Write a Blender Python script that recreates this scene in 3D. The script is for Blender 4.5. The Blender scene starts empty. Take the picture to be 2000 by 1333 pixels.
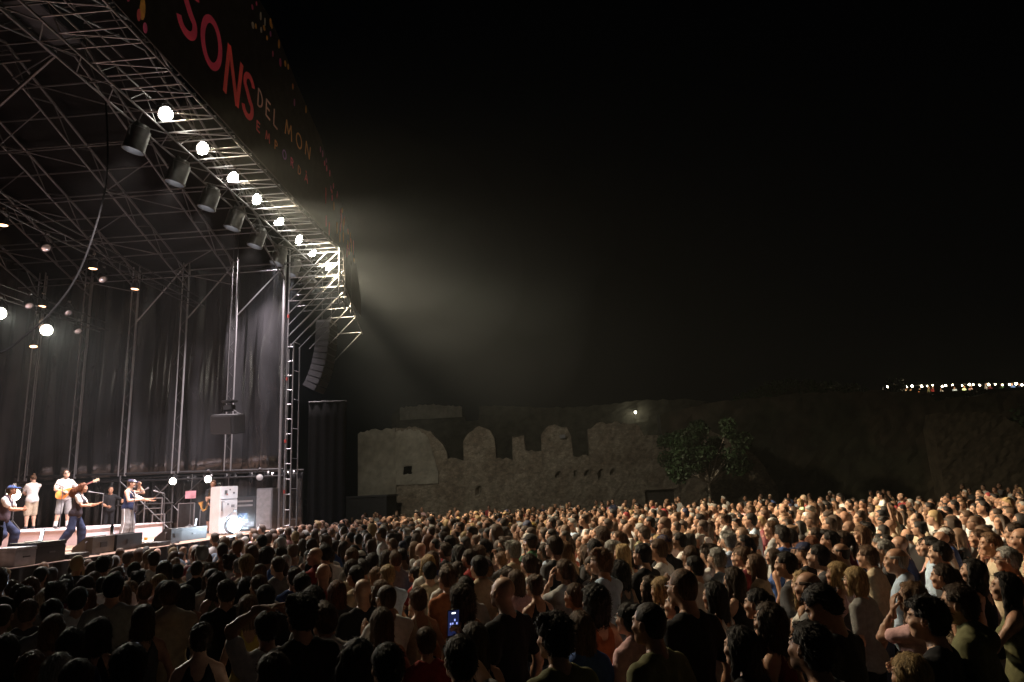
import bpy, bmesh, math, random
import numpy as np
from mathutils import Matrix, Vector, Quaternion

random.seed(7)
rng = np.random.default_rng(11)
SC = bpy.context.scene
COL = SC.collection

# ------------------------------------------------------------------ camera
CAMZ = 2.5
cam_d = bpy.data.cameras.new('camera')
cam = bpy.data.objects.new('camera', cam_d)
COL.objects.link(cam)
SC.camera = cam
cam_d.sensor_width = 36.0
cam_d.lens = 23.994
cam_d.clip_start = 0.05
cam_d.clip_end = 1500.0
PITCH, YAW, ROLL = math.radians(12.391), math.radians(-3.524), math.radians(2.75)
_f = Vector((math.sin(YAW) * math.cos(PITCH), math.cos(YAW) * math.cos(PITCH), math.sin(PITCH)))
_r = Vector((math.cos(YAW), -math.sin(YAW), 0))
_u = _r.cross(_f)
_r2 = _r * math.cos(ROLL) - _u * math.sin(ROLL)
_u2 = _u * math.cos(ROLL) + _r * math.sin(ROLL)
cam.matrix_world = Matrix(((_r2.x, _u2.x, -_f.x, 0), (_r2.y, _u2.y, -_f.y, 0), (_r2.z, _u2.z, -_f.z, CAMZ), (0, 0, 0, 1)))

# ------------------------------------------------------------------ night sky, faint added fill, exposure
SC.render.engine = 'CYCLES'
SC.cycles.use_denoising = True
SC.cycles.max_bounces = 5
SC.cycles.diffuse_bounces = 3
SC.cycles.glossy_bounces = 2
SC.cycles.transmission_bounces = 3
SC.cycles.volume_bounces = 0
SC.cycles.volume_step_rate = 1.0
SC.cycles.sample_clamp_indirect = 4.0
SC.cycles.caustics_reflective = False
SC.cycles.caustics_refractive = False
w = bpy.data.worlds.new('World')
SC.world = w
w.use_nodes = True
nt = w.node_tree
nt.nodes.clear()
sky = nt.nodes.new('ShaderNodeTexSky')
sky.sky_type = 'NISHITA'
sky.sun_disc = False
sky.sun_elevation = math.radians(32)
sky.sun_rotation = math.radians(150)
bg = nt.nodes.new('ShaderNodeBackground')
bg.inputs['Strength'].default_value = 0.00012
wo = nt.nodes.new('ShaderNodeOutputWorld')
nt.links.new(sky.outputs[0], bg.inputs['Color'])
nt.links.new(bg.outputs[0], wo.inputs['Surface'])
sun_d = bpy.data.lights.new('faint_fill', 'SUN')  # weak sun lamp added as faint fill on banner and wall
sun_d.energy = 0.006
sun_d.angle = math.radians(0.5)
sun_d.color = (0.85, 0.92, 1.0)
sun = bpy.data.objects.new('faint_fill', sun_d)
COL.objects.link(sun)
sun.rotation_euler = (math.radians(58), 0, math.radians(30))
SC.view_settings.view_transform = 'Standard'
SC.view_settings.look = 'None'
SC.view_settings.exposure = 0.0
SC.view_settings.gamma = 1.0
SC.view_settings.use_curve_mapping = False

# light levels (watts) and colours of the show lamps
WARM = (1.0, 0.80, 0.53)
CROWD_W = 17000.0
WASH_W = 5200.0
BACK_W = 2600.0
ORANGE_W = 700.0
BLINDER_W = 1300.0
HAZE_DENSITY = 0.00025
SMOKE = 0.25
HAZE_ANISO = 0.15

# ------------------------------------------------------------------ materials
MATS = {}


def nodes(name):
    m = bpy.data.materials.new(name)
    m.use_nodes = True
    t = m.node_tree
    return m, t, t.nodes['Principled BSDF']


def mat(name, col, rough=0.7, metal=0.0, var=0.25, scale=6.0, bump=0.0, bscale=None, objcol=False, spec=0.5, stretch=(1, 1, 1), coords='Object', emit=None, estr=0.0, col2=None):
    """procedural material: base colour broken up by noise, optional fine bump"""
    if name in MATS:
        return MATS[name]
    m, t, b = nodes(name)
    L = t.links.new
    N = t.nodes.new
    tc = N('ShaderNodeTexCoord')
    mp = N('ShaderNodeMapping')
    mp.inputs['Scale'].default_value = stretch
    L(tc.outputs[coords], mp.inputs['Vector'])
    nz = N('ShaderNodeTexNoise')
    nz.inputs['Scale'].default_value = scale
    nz.inputs['Detail'].default_value = 5
    L(mp.outputs[0], nz.inputs['Vector'])
    mr = N('ShaderNodeMapRange')
    mr.inputs['From Min'].default_value = 0.3
    mr.inputs['From Max'].default_value = 0.7
    mr.inputs['To Min'].default_value = 1 - var
    mr.inputs['To Max'].default_value = 1 + var
    L(nz.outputs['Fac'], mr.inputs['Value'])
    src = None
    if objcol:
        oi = N('ShaderNodeObjectInfo')
        src = oi.outputs['Color']
    elif col2 is not None:
        mx0 = N('ShaderNodeMix')
        mx0.data_type = 'RGBA'
        mx0.inputs[6].default_value = (*col, 1)
        mx0.inputs[7].default_value = (*col2, 1)
        nz2 = N('ShaderNodeTexNoise')
        nz2.inputs['Scale'].default_value = scale * 0.23
        nz2.inputs['Detail'].default_value = 6
        L(mp.outputs[0], nz2.inputs['Vector'])
        mr2 = N('ShaderNodeMapRange')
        mr2.inputs['From Min'].default_value = 0.42
        mr2.inputs['From Max'].default_value = 0.58
        L(nz2.outputs['Fac'], mr2.inputs['Value'])
        L(mr2.outputs[0], mx0.inputs[0])
        src = mx0.outputs[2]
    mul = N('ShaderNodeVectorMath')
    mul.operation = 'SCALE'
    if src is not None:
        L(src, mul.inputs[0])
    else:
        mul.inputs[0].default_value = col
    L(mr.outputs[0], mul.inputs['Scale'])
    L(mul.outputs[0], b.inputs['Base Color'])
    b.inputs['Roughness'].default_value = rough
    b.inputs['Metallic'].default_value = metal
    b.inputs['Specular IOR Level'].default_value = spec
    if bump:
        nb = N('ShaderNodeTexNoise')
        nb.inputs['Scale'].default_value = bscale or scale * 3
        nb.inputs['Detail'].default_value = 4
        L(mp.outputs[0], nb.inputs['Vector'])
        bp = N('ShaderNodeBump')
        bp.inputs['Strength'].default_value = bump
        bp.inputs['Distance'].default_value = 0.02
        L(nb.outputs['Fac'], bp.inputs['Height'])
        L(bp.outputs[0], b.inputs['Normal'])
    if emit is not None:
        b.inputs['Emission Color'].default_value = (*emit, 1)
        b.inputs['Emission Strength'].default_value = estr
    MATS[name] = m
    return m


def mat_tinted(name, rough, spec, bump=0.0, strand=False, stripes=False):
    """obj.color mixed with the mesh's own 'tint' colours (lips, eyes, brows, shoes)"""
    if name in MATS:
        return MATS[name]
    m, t, b = nodes(name)
    L = t.links.new
    N = t.nodes.new
    oi = N('ShaderNodeObjectInfo')
    at = N('ShaderNodeAttribute')
    at.attribute_name = 'tint'
    mx = N('ShaderNodeMix')
    mx.data_type = 'RGBA'
    L(at.outputs['Alpha'], mx.inputs[0])
    L(oi.outputs['Color'], mx.inputs[6])
    L(at.outputs['Color'], mx.inputs[7])
    tc = N('ShaderNodeTexCoord')
    nz = N('ShaderNodeTexNoise')
    nz.inputs['Detail'].default_value = 3
    mp = N('ShaderNodeMapping')
    L(tc.outputs['Object'], mp.inputs['Vector'])
    L(mp.outputs[0], nz.inputs['Vector'])
    mr = N('ShaderNodeMapRange')
    mr.inputs['From Min'].default_value = 0.3
    mr.inputs['From Max'].default_value = 0.7
    L(nz.outputs['Fac'], mr.inputs['Value'])
    if strand:
        mp.inputs['Scale'].default_value = (1, 1, 0.12)
        nz.inputs['Scale'].default_value = 95
        mr.inputs['To Min'].default_value = 0.45
        mr.inputs['To Max'].default_value = 1.6
    else:
        nz.inputs['Scale'].default_value = 22
        mr.inputs['To Min'].default_value = 0.85
        mr.inputs['To Max'].default_value = 1.15
    mul = N('ShaderNodeVectorMath')
    mul.operation = 'SCALE'
    L(mx.outputs[2], mul.inputs[0])
    L(mr.outputs[0], mul.inputs['Scale'])
    out = mul.outputs[0]
    if stripes:
        wv = N('ShaderNodeTexWave')
        wv.bands_direction = 'Z'
        wv.inputs['Scale'].default_value = 9.0
        wv.inputs['Distortion'].default_value = 0.6
        L(tc.outputs['Object'], wv.inputs['Vector'])
        rp = N('ShaderNodeMapRange')
        rp.inputs['From Min'].default_value = 0.45
        rp.inputs['From Max'].default_value = 0.55
        L(wv.outputs['Fac'], rp.inputs['Value'])
        m2 = N('ShaderNodeMix')
        m2.data_type = 'RGBA'
        m2.inputs[7].default_value = (0.02, 0.02, 0.03, 1)
        L(rp.outputs[0], m2.inputs[0])
        L(out, m2.inputs[6])
        out = m2.outputs[2]
    L(out, b.inputs['Base Color'])
    b.inputs['Roughness'].default_value = rough
    b.inputs['Specular IOR Level'].default_value = spec
    if bump:
        bp = N('ShaderNodeBump')
        bp.inputs['Strength'].default_value = bump
        bp.inputs['Distance'].default_value = 0.01
        L(nz.outputs['Fac'], bp.inputs['Height'])
        L(bp.outputs[0], b.inputs['Normal'])
    MATS[name] = m
    return m


def mat_vcol(name, rough=0.7):
    m, t, b = nodes(name)
    at = t.nodes.new('ShaderNodeAttribute')
    at.attribute_name = 'tint'
    t.links.new(at.outputs['Color'], b.inputs['Base Color'])
    b.inputs['Roughness'].default_value = rough
    return m


def mat_emit(name, col, strength):
    if name in MATS:
        return MATS[name]
    m = bpy.data.materials.new(name)
    m.use_nodes = True
    t = m.node_tree
    t.nodes.clear()
    e = t.nodes.new('ShaderNodeEmission')
    e.inputs['Color'].default_value = (*col, 1)
    e.inputs['Strength'].default_value = strength
    o = t.nodes.new('ShaderNodeOutputMaterial')
    t.links.new(e.outputs[0], o.inputs['Surface'])
    MATS[name] = m
    return m


M_ALU = mat('aluminium_tube', (0.36, 0.36, 0.38), rough=0.42, metal=0.75, var=0.22, scale=3)
M_STEEL = mat('galvanised_steel', (0.12, 0.12, 0.125), rough=0.5, metal=0.7, var=0.3, scale=3)
M_BLACK = mat('black_paint', (0.018, 0.018, 0.02), rough=0.5, var=0.3, scale=8)
M_BLACKCLOTH = mat('black_cloth', (0.014, 0.013, 0.014), rough=0.8, var=0.35, scale=4, bump=0.2, bscale=40)
M_VINYL = mat('black_vinyl_drape', (0.020, 0.020, 0.022), rough=0.26, var=0.4, scale=2.0, bump=0.25, bscale=3, spec=0.9, stretch=(1, 1, 0.3))
M_DECK = mat('plywood_deck', (0.26, 0.165, 0.115), rough=0.55, var=0.3, scale=5, stretch=(1, 3, 1), bump=0.1)
M_WHITE = mat('white_paint', (0.76, 0.75, 0.76), rough=0.5, var=0.06, scale=4)
M_GREY = mat('grey_paint', (0.16, 0.16, 0.17), rough=0.5, var=0.2, scale=6)
M_GRILLE = mat('speaker_grille', (0.03, 0.03, 0.032), rough=0.6, metal=0.4, var=0.5, scale=160)
M_OBJ = mat('coloured_paint', (1, 1, 1), rough=0.45, var=0.1, scale=8, objcol=True)
M_STONE = mat('rubble_masonry', (0.22, 0.19, 0.145), rough=0.9, var=0.30, scale=2.6, bump=0.45, bscale=5.5, col2=(0.165, 0.135, 0.10))
M_PLASTER = mat('lime_plaster', (0.26, 0.245, 0.20), rough=0.9, var=0.25, scale=1.6, bump=0.5, bscale=9, col2=(0.19, 0.175, 0.14))
def stone_cells(m, scale, depth):
    """rubble courses: uneven cells with darker recessed joints"""
    t = m.node_tree
    b = t.nodes['Principled BSDF']
    tc = t.nodes.new('ShaderNodeTexCoord')
    mp = t.nodes.new('ShaderNodeMapping')
    mp.inputs['Scale'].default_value = (1, 1, 1.7)
    t.links.new(tc.outputs['Object'], mp.inputs['Vector'])
    vo = t.nodes.new('ShaderNodeTexVoronoi')
    vo.feature = 'DISTANCE_TO_EDGE'
    vo.inputs['Scale'].default_value = scale
    vc = t.nodes.new('ShaderNodeTexVoronoi')
    vc.inputs['Scale'].default_value = scale
    for q in (vo, vc):
        t.links.new(mp.outputs[0], q.inputs['Vector'])
    mr = t.nodes.new('ShaderNodeMapRange')
    mr.inputs['From Max'].default_value = 0.10
    mr.inputs['To Min'].default_value = 0.72
    t.links.new(vo.outputs['Distance'], mr.inputs['Value'])
    sx = t.nodes.new('ShaderNodeSeparateColor')
    t.links.new(vc.outputs['Color'], sx.inputs[0])
    m3 = t.nodes.new('ShaderNodeMapRange')
    m3.inputs['To Min'].default_value = 0.80
    m3.inputs['To Max'].default_value = 1.2
    t.links.new(sx.outputs[0], m3.inputs['Value'])
    mm = t.nodes.new('ShaderNodeMath')
    mm.operation = 'MULTIPLY'
    t.links.new(mr.outputs[0], mm.inputs[0])
    t.links.new(m3.outputs[0], mm.inputs[1])
    old = b.inputs['Base Color'].links[0].from_socket
    sc = t.nodes.new('ShaderNodeVectorMath')
    sc.operation = 'SCALE'
    t.links.new(old, sc.inputs[0])
    t.links.new(mm.outputs[0], sc.inputs['Scale'])
    t.links.new(sc.outputs[0], b.inputs['Base Color'])
    bp = t.nodes.new('ShaderNodeBump')
    bp.inputs['Distance'].default_value = depth
    bp.inputs['Strength'].default_value = 0.8
    t.links.new(mr.outputs[0], bp.inputs['Height'])
    if b.inputs['Normal'].links:
        t.links.new(b.inputs['Normal'].links[0].from_socket, bp.inputs['Normal'])
    t.links.new(bp.outputs[0], b.inputs['Normal'])


stone_cells(M_STONE, 4.6, 0.05)
M_BARK = mat('pale_bark', (0.30, 0.27, 0.23), rough=0.9, var=0.4, scale=9, bump=0.5)
M_LEAF = mat('leaves', (0.022, 0.05, 0.018), rough=0.6, var=0.5, scale=0.8)
M_SKIN = mat_tinted('skin', 0.48, 0.4)
M_HAIR = mat_tinted('hair', 0.62, 0.25, bump=0.6, strand=True)
M_CLOTH = mat_tinted('cloth', 0.85, 0.2, bump=0.6)
M_STRIPE = mat_tinted('striped_cloth', 0.85, 0.2, bump=0.2, stripes=True)


# ------------------------------------------------------------------ mesh helpers
class MB:
    """collects simple shapes and links them as one mesh object"""

    def __init__(s):
        s.v, s.f = [], []

    def add(s, v, f):
        o = len(s.v)
        s.v += [tuple(p) for p in v]
        s.f += [tuple(i + o for i in q) for q in f]
        return s

    def box(s, x0, x1, y0, y1, z0, z1, M=None, bev=0.0):
        if bev:
            bm = bmesh.new()
            bmesh.ops.create_cube(bm, size=1)
            for q in bm.verts:
                q.co = Vector(((x0 + x1) / 2 + q.co.x * (x1 - x0), (y0 + y1) / 2 + q.co.y * (y1 - y0), (z0 + z1) / 2 + q.co.z * (z1 - z0)))
            bmesh.ops.bevel(bm, geom=bm.edges[:], offset=bev, segments=2, affect='EDGES')
            bm.verts.index_update()
            v = [q.co.copy() for q in bm.verts]
            f = [[q.index for q in p.verts] for p in bm.faces]
            bm.free()
        else:
            v = [Vector(p) for p in ((x0, y0, z0), (x1, y0, z0), (x1, y1, z0), (x0, y1, z0), (x0, y0, z1), (x1, y0, z1), (x1, y1, z1), (x0, y1, z1))]
            f = [(0, 3, 2, 1), (4, 5, 6, 7), (0, 1, 5, 4), (1, 2, 6, 5), (2, 3, 7, 6), (3, 0, 4, 7)]
        if M is not None:
            v = [M @ p for p in v]
        return s.add(v, f)

    def tube(s, pts, r, n=8, r2=None):
        pts = [Vector(p) for p in pts]
        m = len(pts)
        v = []
        up = None
        for i, p in enumerate(pts):
            d = (pts[min(i + 1, m - 1)] - pts[max(i - 1, 0)]).normalized()
            a = Vector((0, 0, 1)) if abs(d.z) < 0.9 else Vector((1, 0, 0))
            if up is not None:
                a = up
            x = d.cross(a).normalized()
            y = x.cross(d).normalized()
            up = y
            rr = r if r2 is None else r + (r2 - r) * i / (m - 1)
            for k in range(n):
                t = 2 * math.pi * k / n
                v.append(p + (x * math.cos(t) + y * math.sin(t)) * rr)
        f = [(i * n + k, i * n + (k + 1) % n, (i + 1) * n + (k + 1) % n, (i + 1) * n + k) for i in range(m - 1) for k in range(n)]
        f.append(tuple(range(n - 1, -1, -1)))
        f.append(tuple(range((m - 1) * n, m * n)))
        return s.add(v, f)

    def lathe(s, prof, n=16, M=None, cap=True):
        v = []
        for r, z in prof:
            for k in range(n):
                t = 2 * math.pi * k / n
                v.append(Vector((r * math.cos(t), r * math.sin(t), z)))
        m = len(prof)
        f = [(i * n + k, i * n + (k + 1) % n, (i + 1) * n + (k + 1) % n, (i + 1) * n + k) for i in range(m - 1) for k in range(n)]
        if cap:
            f.append(tuple(range(n - 1, -1, -1)))
            f.append(tuple(range((m - 1) * n, m * n)))
        if M is not None:
            v = [M @ p for p in v]
        return s.add(v, f)

    def prism(s, poly, d0, d1, axis):
        """polygon (a, b) swept along axis 'x'/'y'/'z'"""
        def P(a, b, d):
            return {'x': (d, a, b), 'y': (a, d, b), 'z': (a, b, d)}[axis]
        n = len(poly)
        v = [P(a, b, d0) for a, b in poly] + [P(a, b, d1) for a, b in poly]
        f = [tuple(range(n)), tuple(range(2 * n - 1, n - 1, -1))] + [(i, (i + 1) % n, n + (i + 1) % n, n + i) for i in range(n)]
        return s.add(v, f)

    def mesh(s, name, smooth=False):
        me = bpy.data.meshes.new(name)
        me.from_pydata(s.v, [], s.f)
        bm = bmesh.new()
        bm.from_mesh(me)
        bmesh.ops.recalc_face_normals(bm, faces=bm.faces[:])
        bm.to_mesh(me)
        bm.free()
        if smooth:
            me.shade_smooth()
            me.set_sharp_from_angle(angle=math.radians(40))
        return me

    def build(s, name, m, parent=None, smooth=False, loc=(0, 0, 0), color=None):
        me = s.mesh(name, smooth)
        me.materials.append(m)
        return link(name, me, parent, loc, color)


def link(name, me, parent=None, loc=(0, 0, 0), color=None):
    o = bpy.data.objects.new(name, me)
    COL.objects.link(o)
    o.parent = parent
    o.location = loc
    if color is not None:
        o.color = (*color, 1)
    return o


def tag(o, label=None, cat=None, group=None, kind=None):
    if label:
        o['label'] = label
    if cat:
        o['category'] = cat
    if group:
        o['group'] = group
    if kind:
        o['kind'] = kind
    return o


def thing(name, label, cat, loc=(0, 0, 0), group=None, rotz=0.0):
    o = bpy.data.objects.new(name, None)
    COL.objects.link(o)
    o.empty_display_size = 0.2
    o.location = loc
    o.rotation_euler = (0, 0, rotz)
    return tag(o, label, cat, group)


_tm = {}


def tube_mesh(m, n=6):
    k = (m.name, n)
    if k not in _tm:
        b = MB()
        b.lathe([(1, 0), (1, 1)], n)
        me = b.mesh('tube')
        me.shade_smooth()
        me.set_sharp_from_angle(angle=math.radians(62))
        me.materials.append(m)
        _tm[k] = me
    return _tm[k]


def tube(name, p0, p1, r, parent, m=M_ALU, n=6):
    """a straight tube as an object of its own; the parent sits unrotated at parent.location"""
    p0, p1 = Vector(p0), Vector(p1)
    d = p1 - p0
    o = bpy.data.objects.new(name, tube_mesh(m, n))
    COL.objects.link(o)
    o.parent = parent
    o.location = p0 - Vector(parent.location)
    o.rotation_mode = 'QUATERNION'
    o.rotation_quaternion = d.to_track_quat('Z', 'Y')
    o.scale = (r, r, d.length)
    return o

# ------------------------------------------------------------------ ground
def noise2(x, y, seed=0, f=1.0):
    s = 0.0
    r = random.Random(seed)
    for k in range(5):
        a, b, c = r.uniform(-1, 1), r.uniform(-1, 1), r.uniform(0, 6.3)
        q = f * (1.0 + k * 0.9)
        s = s + np.sin(x * a * q * 2 + y * b * q * 2 + c) / (1 + k * 0.7)
    return s / 2.2


g = MB()
gx = [-400, -120, -60, -30, 0, 30, 60, 120, 400]
gy = [-300, -60, -20, 0, 20, 40, 52, 120, 500]
g.add([(x, y, 0) for y in gy for x in gx], [(j * 9 + i, j * 9 + i + 1, j * 9 + i + 10, j * 9 + i + 9) for j in range(8) for i in range(8)])
tag(g.build('ground', mat('trodden_earth', (0.11, 0.09, 0.065), rough=0.95, var=0.4, scale=1.5, bump=0.5)), kind='structure')

# ------------------------------------------------------------------ stage
SZ = 1.6
SX = -9.6          # front edge of the stage
stage = thing('stage', 'raised concert stage with plywood deck and black skirt', 'stage', (-15, 14.6, 0))
P = Vector(stage.location)


def sbox(name, m, x0, x1, y0, y1, z0, z1, parent=stage, bev=0.0, color=None):
    pl = Vector(parent.location)
    return MB().box(x0 - pl.x, x1 - pl.x, y0 - pl.y, y1 - pl.y, z0 - pl.z, z1 - pl.z, bev=bev).build(name, m, parent, color=color)


sbox('deck', M_DECK, -20.4, SX, 3.0, 26.6, SZ - 0.12, SZ)
sbox('deck_edge', mat('dark_wood_edge', (0.07, 0.045, 0.035), rough=0.6), SX, SX + 0.03, 3.0, 26.6, SZ - 0.16, SZ - 0.004)
sk = MB()


def ripple(mb, p0, p1, z0, z1, amp, lam, step=0.06, rows=8, seed=1, sharp=0.6, base=(0, 0, 0)):
    """hanging cloth with irregular vertical folds between plan points p0 and p1"""
    r = random.Random(seed)
    p0, p1 = Vector((*p0, 0)), Vector((*p1, 0))
    d = p1 - p0
    Ln = d.length
    d.normalize()
    nrm = Vector((-d.y, d.x, 0))
    n = max(4, int(Ln / step))
    comps = [(r.uniform(0.6, 1.6) * 2 * math.pi / lam, r.uniform(0, 6.3), r.uniform(0.4, 1), r.uniform(-0.25, 0.25), r.uniform(0, 6.3)) for _ in range(5)]
    v = []
    for j in range(rows + 1):
        z = z0 + (z1 - z0) * j / rows
        for i in range(n + 1):
            s = Ln * i / n
            h = 0
            for w_, ph, a, dr, p2 in comps:
                q = math.sin(w_ * s + ph + dr * (z - z0) + 0.5 * math.sin(0.9 * z + p2))
                h += a * (abs(q) ** sharp) * (1 if q > 0 else -1)
            h *= amp / 2.2
            h *= 0.75 + 0.25 * math.sin(s * 1.7 + z * 0.8)
            q = p0 + d * s + nrm * h
            v.append((q.x - base[0], q.y - base[1], z - base[2]))
    f = [(j * (n + 1) + i, j * (n + 1) + i + 1, (j + 1) * (n + 1) + i + 1, (j + 1) * (n + 1) + i) for j in range(rows) for i in range(n)]
    mb.add(v, f)


def drape(name, label, p0, p1, z0, z1, amp, lam, m, seed, cat='drape', **kw):
    root = thing(name, label, cat, ((p0[0] + p1[0]) / 2, (p0[1] + p1[1]) / 2, z0))
    b = MB()
    ripple(b, p0, p1, z0, z1, amp, lam, seed=seed, base=tuple(root.location), **kw)
    o = b.build('cloth', m, root, smooth=True)
    mod = o.modifiers.new('thick', 'SOLIDIFY')
    mod.thickness = 0.006
    t = MB()
    a = Vector((*p0, z1)) - Vector(root.location)
    c = Vector((*p1, z1)) - Vector(root.location)
    t.tube([a, c], 0.03, 6)
    t.build('hanging_pipe', M_BLACK, root)
    return root


ripple(sk, (SX + 0.05, 3.0), (SX + 0.05, 26.6), 0.0, SZ - 0.02, 0.05, 0.5, step=0.08, rows=3, seed=4, base=tuple(stage.location))
sk.build('skirt', M_BLACKCLOTH, stage, smooth=True)

drape('side_drape', 'tall glossy black vinyl drape hung behind the lattice posts at stage end', (-20.2, 24.85), (-10.15, 24.85), 3.72, 12.2, 0.24, 1.0, M_VINYL, 21, rows=16, step=0.045)
drape('wing_drape', 'low black drape below the beam at stage end', (-20.2, 25.6), (-9.7, 25.6), SZ, 3.66, 0.10, 0.5, M_VINYL, 22, rows=6)
drape('back_drape', 'wide black drape closing the rear of the stage', (-20.5, 3.0), (-20.5, 25.5), SZ, 12.0, 0.14, 0.9, mat('black_backdrop', (0.02, 0.017, 0.019), rough=0.6, var=0.4, scale=2), 23, rows=10, step=0.1)
drape('tower_scrim', 'dark scrim sheet hanging beside the tower under the line array', (-9.75, 26.2), (-8.3, 26.4), 0.05, 6.3, 0.05, 0.45, mat('scrim_net', (0.005, 0.005, 0.005), rough=0.95, spec=0.1), 24, rows=10)

# beam under the side drape
b_ = thing('ledge_beam', 'dark horizontal beam under the tall vinyl drape', 'beam', (-15, 24.45, 3.68))
tube('chord', (-20.2, 24.45, 3.86), (-10.0, 24.45, 3.66), 0.045, b_, M_BLACK, 8)
tube('chord', (-20.2, 24.75, 3.60), (-10.0, 24.75, 3.44), 0.03, b_, M_BLACK, 8)


# ------------------------------------------------------------------ lattice posts at the far end
def lattice_post(x, y, z0, z1, label, w=0.24, step=0.45, m=M_ALU, dark=False):
    root = thing('lattice_post', label, 'truss post', (x, y, z0), 'lattice posts before the side drape')
    c = [(-w / 2, -w * 0.3), (w / 2, -w * 0.3), (0.03, w * 0.55)]
    for dx, dy in c:
        tube('chord', (x + dx, y + dy, z0), (x + dx, y + dy, z1), 0.026, root, m)
    k = 0
    z = z0 + 0.1
    while z < z1 - 0.3:
        a, b2 = c[k % 3], c[(k + 1) % 3]
        tube('rung', (x + a[0], y + a[1], z), (x + b2[0], y + b2[1], z + step / 1.5), 0.006, root, M_STEEL)
        z += step / 1.5
        k += 1
    return root


ords = ['first', 'second', 'third', 'fourth', 'fifth']
for i, (x, z1) in enumerate([(-12.05, 11.95), (-14.02, 11.95), (-16.04, 11.9), (-17.97, 11.9), (-19.88, 11.9)]):
    p_ = lattice_post(x, 24.42, 3.7, z1, 'slim aluminium lattice post, %s from the corner scaffold tower' % ords[i])
    if i < 3:
        tube('brace', (x + 0.12, 24.42, 9.55), (x + 2.0, 24.42, 11.75 if i else 11.5), 0.026, p_)

# ------------------------------------------------------------------ corner tower and cantilever
tw = thing('corner_tower', 'tall aluminium scaffold tower at the corner of the stage', 'scaffold tower', (-10.05, 24.4, 0))
tube('mast', (-10.12, 24.4, 0), (-10.12, 24.4, 12.0), 0.06, tw, M_ALU, 8)
tube('post', (-9.94, 24.42, 0), (-9.94, 24.42, 12.0), 0.028, tw)
tube('post', (-9.72, 24.44, 0), (-9.72, 24.44, 8.3), 0.028, tw)
tube('post', (-9.66, 24.9, 0), (-9.66, 24.9, 8.2), 0.024, tw)
tube('post', (-10.1, 24.95, 0), (-10.1, 24.95, 8.2), 0.024, tw)
for k in range(15):
    z = 0.6 + k * 0.54
    tube('rung', (-9.94, 24.42, z), (-9.72, 24.44, z), 0.016, tw)
    if k % 2 == 0:
        tube('rung', (-9.72, 24.44, z + 0.2), (-9.66, 24.9, z + 0.2), 0.014, tw)
for k, z in enumerate((2.8, 4.6, 6.9, 9.3)):
    tube('coupler', (-9.94, 24.42, z), (-9.94, 24.42, z + 0.12), 0.042, tw, mat('red_coupler', (0.4, 0.05, 0.04), rough=0.5))
ct = thing('cantilever_frame', 'diagonal scaffold bracing cantilevered from the corner tower under the banner', 'scaffold', (-9.0, 25.3, 9.0))
for fi, y in enumerate((24.4, 25.15, 25.9)):
    x0 = -9.94
    for k in range(6):
        z0 = 8.1 + 0.45 * k
        dx = min(1.94, 11.85 - z0)
        if fi == 0 or k % 2 == 0:
            tube('brace', (x0 + 0.35 * fi * 0.4, y, z0 + 0.14 * fi), (x0 + dx, y, z0 + dx), 0.018, ct, M_ALU if fi == 0 else M_STEEL)  # far frames in darker metal: colour offsets the glare of nearby lamps
    for k in range(5):
        z = 9.95 + 0.46 * k
        tube('ledger', (x0, y, z), (-7.98, y, z + 0.02), 0.017, ct, M_ALU if fi == 0 else M_STEEL)
    tube('upright', (-7.99, y, 9.75), (-7.99, y, 11.95), 0.024, ct, M_ALU if fi == 0 else M_STEEL)
tube('edge_chord', (-7.98, 24.4, 11.0), (-7.98, 27.5, 9.25), 0.028, ct, M_STEEL)
tube('edge_chord', (-7.98, 24.4, 10.0), (-7.98, 25.9, 9.9), 0.024, ct, M_STEEL)
for y, z in ((26.6, 9.78), (27.4, 9.3)):
    tube('ledger', (-9.2, y, z), (-7.96, y, z), 0.022, ct, M_STEEL)
    tube('brace', (-9.3, y, z - 1.3), (-7.98, y, z), 0.022, ct, M_STEEL)

# ------------------------------------------------------------------ front lighting truss and outriggers
ft = thing('front_truss', 'long box truss along the stage front carrying the lamps', 'truss', (-9.95, 16, 12))
FX, FZ, FW = -9.95, 12.28, 0.26
for sx in (-1, 1):
    for sz in (-1, 1):
        tube('chord', (FX + sx * FW, 4.5, FZ + sz * FW), (FX + sx * FW, 27.6, FZ + sz * FW), 0.026, ft, M_STEEL)
for k in range(42):
    y = 4.6 + k * 0.55
    s = 1 if k % 2 else -1
    tube('lacing', (FX - s * FW, y, FZ - FW), (FX + s * FW, y + 0.55, FZ - FW), 0.014, ft, M_STEEL)
    tube('lacing', (FX + FW, y, FZ - s * FW), (FX + FW, y + 0.55, FZ + s * FW), 0.014, ft, M_STEEL)
ou = thing('banner_outriggers', 'zigzag tubes reaching from the front truss to the banner foot', 'scaffold', (-8.9, 16, 12))
tube('rail', (-8.16, 7.5, 12.02), (-8.16, 25.0, 12.02), 0.03, ou, M_STEEL)
tube('rail', (-8.95, 7.5, 12.1), (-8.95, 24.5, 12.1), 0.02, ou, M_STEEL)
for k in range(36):
    y = 7.6 + k * 0.5
    tube('outrigger', (-9.7, y, 12.06), (-8.14, y, 12.06), 0.017, ou)
    if k % 2 == 0:
        tube('diagonal', (-9.7, y + 0.05, 12.1), (-8.14, y + 0.48, 12.1), 0.015, ou)


# ------------------------------------------------------------------ pitched roof
def zt(y):
    return 14.75 - 0.355 * abs(y - 15.0)


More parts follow.
